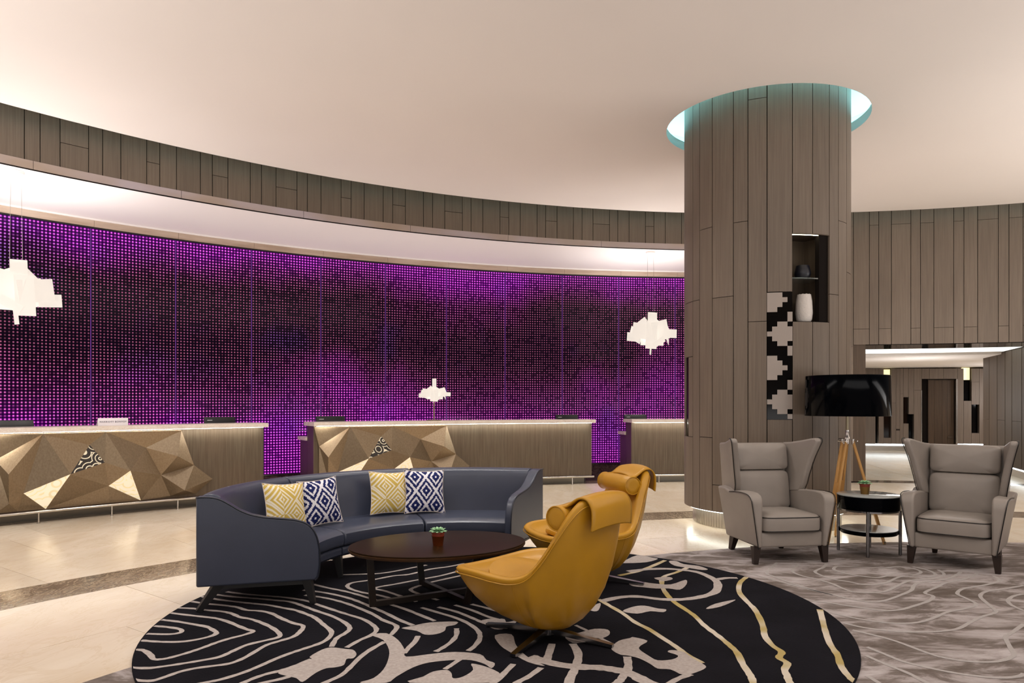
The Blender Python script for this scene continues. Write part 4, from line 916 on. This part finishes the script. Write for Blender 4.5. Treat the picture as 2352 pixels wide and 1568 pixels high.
oval('table_rim', .615, .465, [(.93, zt - .034), (.985, zt - .030), (1.0, zt - .018), (1.0, zt - .010), (.985, zt - .008), (.9, zt - .008)], M['walnut'], ct)
oval('table_top', .610, .460, [(1.0, zt - .007), (1.003, zt - .004), (1.0, zt), (.985, zt + .001)], M['walnut_top'], ct)
feet = [(-.47, -.10), (.12, -.26), (.47, .06), (-.03, .36)]
for (fx, fy), (tx, ty) in zip(feet, [(-.50, -.16), (.16, -.36), (.52, .10), (-.06, .38)]):
    bar('leg', (tx, ty, zt - .034), (fx, fy, .0), (.022, .012), (.022, .012), M['walnut_dark'], ct)
bar('cross_bar', (feet[0][0], feet[0][1], .018), (feet[2][0], feet[2][1], .018), (.02, .018), (.02, .018), M['walnut_dark'], ct)
bar('cross_bar', (feet[1][0], feet[1][1], .018), (feet[3][0], feet[3][1], .018), (.018, .016), (.018, .016), M['walnut_dark'], ct)

# ------------------------------------------------------------------ succulents
M['copper'] = plain('copper_pot', 'a4552a', .22, .85)
M['bronze_pot'] = plain('antique_gold_pot', '8a6a3a', .28, .85)
M['pot_rim'] = plain('terracotta_red_pot', '7d2f1d', .5)
M['soil'] = plain('soil', '2a1c12', .9)
k = NT('succulent_leaf'); n = k.uv(); sx_ = k.n('ShaderNodeSeparateXYZ'); k.l(n, sx_.inputs[0])
M['leaf'] = k.set(k.mix(sx_.outputs[1], lin('2f6b35'), lin('a9d8a6')), .45, spec=.4)
def succulent(loc, label, potmat, rz):
    s = tag(empty('potted_succulent', loc, rz), label, 'plant', 'potted succulents')
    lathe('pot_wrap', [(0, 0), (.034, 0), (.042, .062), (.045, .066), (.041, .064), (.033, .004), (0, .004)], potmat, s, (0, 0, 0), 20)
    lathe('pot', [(.034, .01), (.043, .085), (.047, .085), (.047, .092), (.041, .092), (.040, .082), (0, .082)], M['pot_rim'], s, (0, 0, 0), 20)
    for ring, (nn, el, ln) in enumerate(((10, 14, .058), (8, 34, .052), (6, 56, .040), (3, 78, .026))):
        for i in range(nn):
            a = 2 * math.pi * (i + .5 * (ring % 2)) / nn + ring * .3
            d = Vector((math.cos(a) * math.cos(R(el)), math.sin(a) * math.cos(R(el)), math.sin(R(el)))); sd = Vector((-math.sin(a), math.cos(a), 0)); up = d.cross(sd) * -1
            o_ = Vector((0, 0, .088)) + d * .004
            V = []; U = []
            for t_, w_, lift in ((0, .005, 0), (.45, .012, .001), (.75, .0105, .003), (1.0, .0012, .008)):
                c = o_ + d * ln * t_ + up * lift
                V += [c - sd * w_, c + up * -.0035 * (1 - t_), c + sd * w_]; U += [(0, t_), (.5, t_), (1, t_)]
            F_ = []
            for q_ in range(3):
                b0 = q_ * 3
                F_ += [(b0, b0 + 1, b0 + 4, b0 + 3), (b0 + 1, b0 + 2, b0 + 5, b0 + 4)]
            o = mesh('leaf', V, F_, M['leaf'], s, 60, U); mod(o, 'SOLIDIFY', thickness=.003)
    return s
succulent((-.500, 4.93, .3895), 'succulent in a shiny copper pot on the oval coffee table', M['copper'], .3)

# ------------------------------------------------------------------ yellow swivel chairs
M['yellow'] = leather('mustard_leather', 'be8a20', .36, .12)
M['chrome'] = plain('brushed_chrome', '9a9a9c', .22, 1.0)
RIM = [(.455, 0, .362), (.45, .17, .366), (.425, .29, .376), (.345, .365, .388), (.20, .395, .394), (.05, .40, .388), (-.07, .392, .392), (-.155, .362, .425), (-.222, .318, .515), (-.280, .277, .625), (-.338, .238, .73), (-.382, .188, .797), (-.400, .09, .818)]
full = [(f, x, z) for f, x, z in RIM] + [(-.403, 0, .821)] + [(f, -x, z) for f, x, z in RIM[:0:-1]]
def swivel(loc, heading, base_rot, label):
    # local: forward is -Y
    th = math.atan2(heading[0], -heading[1])
    c = tag(empty('swivel_chair', loc, th), label, 'chair', 'mustard swivel chairs')
    loop = spline([(x, -f, z) for f, x, z in full], 4, True); m = len(loop)
    cen = Vector((0, .02, 0))
    def outer(p, t):
        base_p = Vector((p.x, p.y - .02, 0)).normalized() * .13 + Vector((0, .02, .082))
        k_ = .90 if p.z > .42 else .78
        cz_ = .082 + (.16 if p.z > .42 else .20) * (p.z - .082)
        ctrl = Vector((p.x * k_, p.y * k_, cz_))
        return p * (1 - t) ** 2 + ctrl * 2 * t * (1 - t) + base_p * t * t
    def inner(p, t):
        e = Vector((p.x * .02, p.y * .02 - .02, .318)); ctrl = Vector((p.x * .70, p.y * .66, .318 + .10 * max(0, (p.z - .42))))
        return p * (1 - t) ** 2 + ctrl * 2 * t * (1 - t) + e * t * t
    rings = []
    for t in (1.0, .86, .7, .52, .36, .22, .11, .03): rings.append([outer(p, t) for p in loop])
    nrm = [Vector((p.x, p.y - .02, 0)).normalized() for p in loop]
    rings.append([p + n_ * .005 + Vector((0, 0, .008)) for p, n_ in zip(loop, nrm)])
    rings.append([p - n_ * .006 + Vector((0, 0, .020)) for p, n_ in zip(loop, nrm)])
    rings.append([p - n_ * .028 + Vector((0, 0, .024)) for p, n_ in zip(loop, nrm)])
    rings.append([p - n_ * .048 + Vector((0, 0, .012)) for p, n_ in zip(loop, nrm)])
    inn = [p - n_ * .054 for p, n_ in zip(loop, nrm)]
    for t in (.06, .16, .3, .45, .62, .8, 1.0): rings.append([inner(p, t) for p in inn])
    bridge('shell', rings, M['yellow'], c, 75)
    tube('rim_piping', [p + n_ * .007 - Vector((0, 0, .012)) for p, n_ in zip(loop, nrm)], .0035, M['yellow'], c, 6, closed=True)
    for s_ in (1, -1):
        j = min(range(m), key=lambda i_: (loop[i_] - Vector((s_ * .385, .06, .405))).length)
        tube('shell_seam', [outer(loop[j], t) * 1.004 for t in (.02, .15, .3, .45, .6, .75, .9)], .002, M['yellow'], c, 5)
    # seat pad
    rings = []
    for s_, z in ((.90, .318), (.985, .322), (1.0, .336), (.985, .352), (.9, .360), (.5, .366), (.05, .367)):
        rings.append([Vector((.265 * s_ * math.cos(a_), -.115 + .235 * s_ * math.sin(a_), z + .05 * max(0, -s_ * math.sin(a_)) ** 2)) for a_ in [2 * math.pi * i / 32 for i in range(32)]])
    bridge('seat_cushion', rings, M['yellow'], c, 60)
    # bolster and the strap that carries it
    Lb = .215; zb, yb = .722, .232
    rings = []
    for x, r in ((-Lb, .03), (-Lb, .058), (-Lb + .008, .066), (-.1, .069), (0, .070), (.1, .069), (Lb - .008, .066), (Lb, .058), (Lb, .03)):
        rings.append([Vector((x, yb + r * math.cos(a_), zb + r * math.sin(a_))) for a_ in [2 * math.pi * i / 24 for i in range(24)]])
    bl = bridge('bolster', rings, M['yellow'], c, 50)
    for s_ in (-1, 1): tube('bolster_piping', [(s_ * Lb, yb + .064 * math.cos(a_), zb + .064 * math.sin(a_)) for a_ in [2 * math.pi * i / 24 for i in range(24)]], .004, M['yellow'], bl, 6, closed=True)
    st = spline([(0, yb + .01, zb + .072), (0, .295, .800), (0, .365, .845), (0, .418, .846), (0, .450, .805), (0, .455, .745), (0, .450, .690)], 5)
    V = []; F_ = []; nx = 12
    for i, p in enumerate(st):
        for q_ in range(nx + 1):
            x = -.185 + .37 * q_ / nx; V.append((x, p.y - .02 * (x / .2) ** 2, p.z - .022 * (x / .2) ** 2))
    for i in range(len(st) - 1):
        for q_ in range(nx): a_ = i * (nx + 1) + q_; F_.append((a_, a_ + 1, a_ + nx + 2, a_ + nx + 1))
    o = mesh('headrest_strap', V, F_, M['yellow'], c, 70); mod(o, 'SOLIDIFY', thickness=.010, offset=1)
    # base
    lathe('swivel_post', [(0, .02), (.045, .02), (.045, .055), (.03, .06), (.028, .085), (.09, .09), (0, .095)], M['chrome'], c, (0, 0, 0), 20)
    for i in range(4):
        a_ = base_rot - th + i * math.pi / 2; d = Vector((math.cos(a_), math.sin(a_), 0))
        bar('foot', d * .03 + Vector((0, 0, .045)), d * .40 + Vector((0, 0, .0125)), (.024, .014), (.016, .0085), M['chrome'], c)
    return c
swivel((.20, 4.157, RUGZ), (-.75, .66), math.atan2(.198, -.353), 'mustard leather swivel chair seen from behind, nearest the camera on the black rug')
swivel((.596, 5.48, RUGZ), (-.93, -.36), math.atan2(-.155, .358), 'mustard leather swivel chair facing the sofa arm, with its bolster end showing')

# ------------------------------------------------------------------ wing chairs
M['taupe'] = leather('taupe_leather', '948b83', .40)
M['piping'] = plain('black_piping', '15110f', .4)
M['leg_brown'] = plain('dark_brown_leg', '24160f', .35)
def wing_chair(loc, rz, label):
    w = tag(empty('wing_chair', loc, rz), label, 'armchair', 'taupe wing chairs')
    def soft(o, bw=.018, seg=3): mod(o, 'BEVEL', width=bw, segments=seg, limit_method='ANGLE', angle_limit=R(40)); o.data.shade_smooth(); return o
    soft(box('seat_rail', (0, -.02, .20), (.56, .60, .125), M['taupe'], w))
    # seat cushion
    rings = []
    prof = [(.95, .268), (.99, .275), (1.0, .30), (1.0, .36), (.985, .385), (.93, .402), (.6, .418), (.05, .424)]
    def sq(s, z, hx, hy, cy, n=40, e=7.0):
        r_ = []
        for i in range(n):
            a_ = 2 * math.pi * i / n; ca_, sa_ = math.cos(a_), math.sin(a_)
            r_.append(Vector((hx * s * math.copysign(abs(ca_) ** (2 / e), ca_), cy + hy * s * math.copysign(abs(sa_) ** (2 / e), sa_), z)))
        return r_
    cu = bridge('seat_cushion', [sq(s, z, .268, .275, -.085) for s, z in prof], M['taupe'], w, 50)
    tube('cushion_piping', sq(.99, .387, .268, .275, -.085), .004, M['piping'], cu, 6, closed=True)
    tube('cushion_piping', sq(.99, .275, .268, .275, -.085), .004, M['piping'], cu, 6, closed=True)
    # arms
    ap = [(-.345, .14), (-.362, .50), (-.355, .548), (-.330, .578), (-.29, .592), (-.20, .596), (-.05, .588), (.06, .575), (.16, .60), (.30, .60), (.29, .14)]
    for s_ in (-1, 1):
        fl = lambda z: .30 + .075 * max(0, (z - .14) / .45)
        o = extrude_poly('arm', ap, lambda p: Vector((s_ * .272, p[0], p[1])), lambda p: Vector((s_ * (fl(p[1]) + .005), p[0], p[1] - .012 * (p[1] > .5))), M['taupe'], w)
        soft(o, .022)
        pp = [(s_ * (fl(z) + .004), y + .002, z - .012) for y, z in ap[:8]]
        tube('arm_piping', spline(pp, 3), .004, M['piping'], o, 6)
    # wings
    wp_ = [(.335, .52), (.06, .555), (.02, .62), (.0, .72), (-.035, .86), (-.075, .97), (-.085, 1.012), (-.060, 1.034), (-.01, 1.030), (.10, 1.008), (.24, .985), (.375, .975)]
    for s_ in (-1, 1):
        def xo(p, base_): return base_ + .085 * max(0, (.30 - p[0]) / .38) * max(0, (p[1] - .5) / .5) + .03 * (p[1] - .55)
        o = extrude_poly('wing', wp_, lambda p: Vector((s_ * (xo(p, .262)), p[0], p[1])), lambda p: Vector((s_ * (xo(p, .318)), p[0] + .012, p[1])), M['taupe'], w)
        soft(o, .020)
        pp = [Vector((s_ * xo(p, .318), p[0] + .008, p[1])) for p in wp_[1:9]]
        tube('wing_piping', spline(pp, 3), .004, M['piping'], o, 6)
    # back
    tilt = Matrix.Rotation(R(-9), 3, 'X')
    def slab(name, zc_, hh, yy, th, crown):
        rr_ = []
        n = 36
        for s, dy in ((.94, th), (.99, th * .6), (1.0, .01), (.985, -.018), (.93, -.034), (.6, -.034 - crown), (.05, -.036 - crown * 1.1)):
            r_ = []
            for i in range(n):
                a_ = 2 * math.pi * i / n; ca_, sa_ = math.cos(a_), math.sin(a_); e = 8
                x = .268 * s * math.copysign(abs(ca_) ** (2 / e), ca_); z = hh * s * math.copysign(abs(sa_) ** (2 / e), sa_)
                zz_ = zc_ + z
                r_.append(Vector((x, yy + dy + (zz_ - .4) * .15, zz_)))
            rr_.append(r_)
        return bridge(name, rr_, M['taupe'], w, 50)
    slab('back_cushion', .555, .178, .20, .05, .012)
    slab('head_cushion', .855, .122, .195, .05, .016)
    o = extrude_poly('back_panel', [(-.30, .16), (.30, .16), (.315, .60), (.325, .955), (.30, .972), (-.30, .972), (-.325, .955), (-.315, .60)], lambda p: Vector((p[0], .225 + (p[1] - .16) * .14, p[1])), lambda p: Vector((p[0], .295 + (p[1] - .16) * .14, p[1])), M['taupe'], w)
    soft(o, .02)
    for x, y, dx, dy in ((-.30, -.285, -.01, -.012), (.30, -.285, .01, -.012), (-.23, .27, -.01, .05), (.23, .27, .01, .05)):
        bar('leg', (x, y, .145), (x + dx, y + dy, 0), (.032, .032), (.019, .019), M['leg_brown'], w)
    return w
GZ = .0115
wing_chair((2.294, 6.41, GZ), R(7.6), 'taupe leather wing chair standing against the wood column')
wing_chair((3.776, 6.156, GZ), R(-40.3), 'taupe leather wing chair facing the camera in front of the lift lobby')

# ------------------------------------------------------------------ side table
TX, TY = 3.207, 6.557
M['black_gloss'] = plain('black_lacquer_gloss', '040508', .10, spec=.06)
M['glass_top'] = NT('green_edge_glass').set(lin('a3a7a5'), .10, spec=.9)
sd = tag(empty('side_table', (TX, TY, GZ)), 'round black side table with glass top and lower shelf between the wing chairs', 'table')
lathe('drum', [(0, .395), (.258, .395), (.262, .40), (.262, .508), (.256, .512), (0, .512)], M['black_gloss'], sd, (0, 0, 0), 64)
lathe('glass_top', [(0, .513), (.262, .513), (.265, .516), (.265, .521), (.262, .523), (0, .523)], M['glass_top'], sd, (0, 0, 0), 64)
lathe('band', [(.235, .380), (.250, .380), (.250, .395), (.235, .395)], M['chrome'], sd, (0, 0, 0), 48)
lathe('shelf', [(0, .175), (.232, .175), (.236, .18), (.236, .206), (.232, .21), (0, .21)], M['black_gloss'], sd, (0, 0, 0), 64)
lathe('shelf_glass', [(0, .2105), (.234, .2105), (.236, .213), (.234, .2165), (0, .2165)], M['glass_top'], sd, (0, 0, 0), 64)
a0 = math.atan2(-.227, -.12)
for i in range(4):
    a_ = a0 + i * math.pi / 2
    lathe('leg', [(0, 0), (.014, 0), (.014, .395), (0, .395)], M['chrome'], sd, (.25 * math.cos(a_), .25 * math.sin(a_), 0), 12)
succulent((TX - .035, TY + .0, GZ + .5235), 'succulent in an antique gold pot on the round side table', M['bronze_pot'], 1.1)

# ------------------------------------------------------------------ tripod floor lamp
LX, LY = 3.245, 7.06
M['beech'] = NT('beech_wood'); k = M['beech']; n = k.noise(k.scaled(k.obj(), (40, 40, 3)), 1, 3)
M['beech'] = k.set(k.mix(n.outputs[0], lin('b98848'), lin('cfa062')), .4)
fl_ = tag(empty('tripod_lamp', (LX, LY, 0)), 'floor lamp on beech tripod legs with glossy black drum shade', 'lamp')
rs = .383
lathe('lamp_shade', [(rs, 1.228), (rs + .003, 1.232), (rs - .004, 1.612), (rs - .008, 1.616), (rs - .012, 1.612), (rs - .006, 1.232), (rs, 1.228)], M['black_gloss'], fl_, (0, 0, 0), 72)
lathe('diffuser', [(0, 1.60), (rs - .015, 1.60), (rs - .015, 1.604), (0, 1.604)], M['black_gloss'], fl_, (0, 0, 0), 48)
tube('pole', [(0, 0, 1.0), (0, 0, 1.58)], .013, M['brass_grey'], fl_, 12)
lathe('clamp', [(0, 1.0), (.03, 1.0), (.03, 1.015), (.018, 1.03), (.018, 1.09), (0, 1.09)], M['steel'], fl_, (0, 0, 0), 16)
for i, (fx, fy) in enumerate(((-.262, -.17), (.287, -.145), (.02, .30))):
    d = Vector((fx, fy, 0)).normalized(); s_ = Vector((-d.y, d.x, 0)); ft = Vector((fx, fy, .0)); tp = d * .05 + Vector((0, 0, .985))
    mid = tp.lerp(ft, .44); low = tp.lerp(ft, .58)
    lg = bar('leg', tp.lerp(ft, .40), ft + Vector((0, 0, .015)), (.016, .012), (.011, .010), M['beech'], fl_)
    for q_ in (-1, 1): bar('leg_rod', tp + s_ * .022 * q_, low + s_ * .022 * q_, (.0095, .0095), (.0095, .0095), M['beech'], lg)
    bar('leg_clip', low + s_ * -.035, low + s_ * .035, (.012, .012), (.012, .012), M['beech'], lg)
    for q_ in (-1, 1): lathe('rod_cap', [(0, -.03), (.012, -.03), (.013, .02), (0, .022)], M['steel'], lg, tp + s_ * .022 * q_, 10)
    lathe('foot_cap', [(0, 0), (.010, 0), (.013, .04), (0, .045)], M['brass_grey'], lg, ft, 10)
    tube('wing_screw', [tp + d * .04 + s_ * -.04, tp + d * .04 + s_ * .04], .004, M['steel'], lg, 6)

# ------------------------------------------------------------------ vases in the column niche
M['navy_vase'] = plain('navy_black_ceramic', '14151f', .4)
k = NT('rough_white_ceramic'); n = k.noise(k.obj(), 60, 2); k.bump(n.outputs[0], .8, .006); M['white_vase'] = k.set(lin('d8d0c8'), .8)
am = .5 * (n0 + n1)
x, y, z = polar(KR - .15, am + 1.0, 2.6405, KX, KY)
tag(lathe('bowl_vase', [(0, 0), (.050, 0), (.068, .014), (.083, .055), (.083, .062), (.066, .140), (.064, .142), (.058, .138), (.072, .06), (0, .012)], M['navy_vase'], None, (0, 0, 0), 32), 'squat navy black vase on the glass shelf of the column niche', 'vase').location = (x, y, z)
x, y, z = polar(KR - .13, am + .8, 2.188, KX, KY)
v = lathe('tall_vase', [(0, 0), (.060, 0), (.078, .03), (.086, .10), (.080, .22), (.068, .285), (.064, .288), (.060, .28), (.072, .2), (.074, .05), (0, .02)], M['white_vase'], None, (0, 0, 0), 40)
for q_ in v.data.vertices:
    if q_.co.z > .25: q_.co.z += .0025 * math.sin(11 * math.atan2(q_.co.y, q_.co.x)) + .004
v.location = (x, y, z); tag(v, 'tall rough white ceramic vase on the niche floor', 'vase')
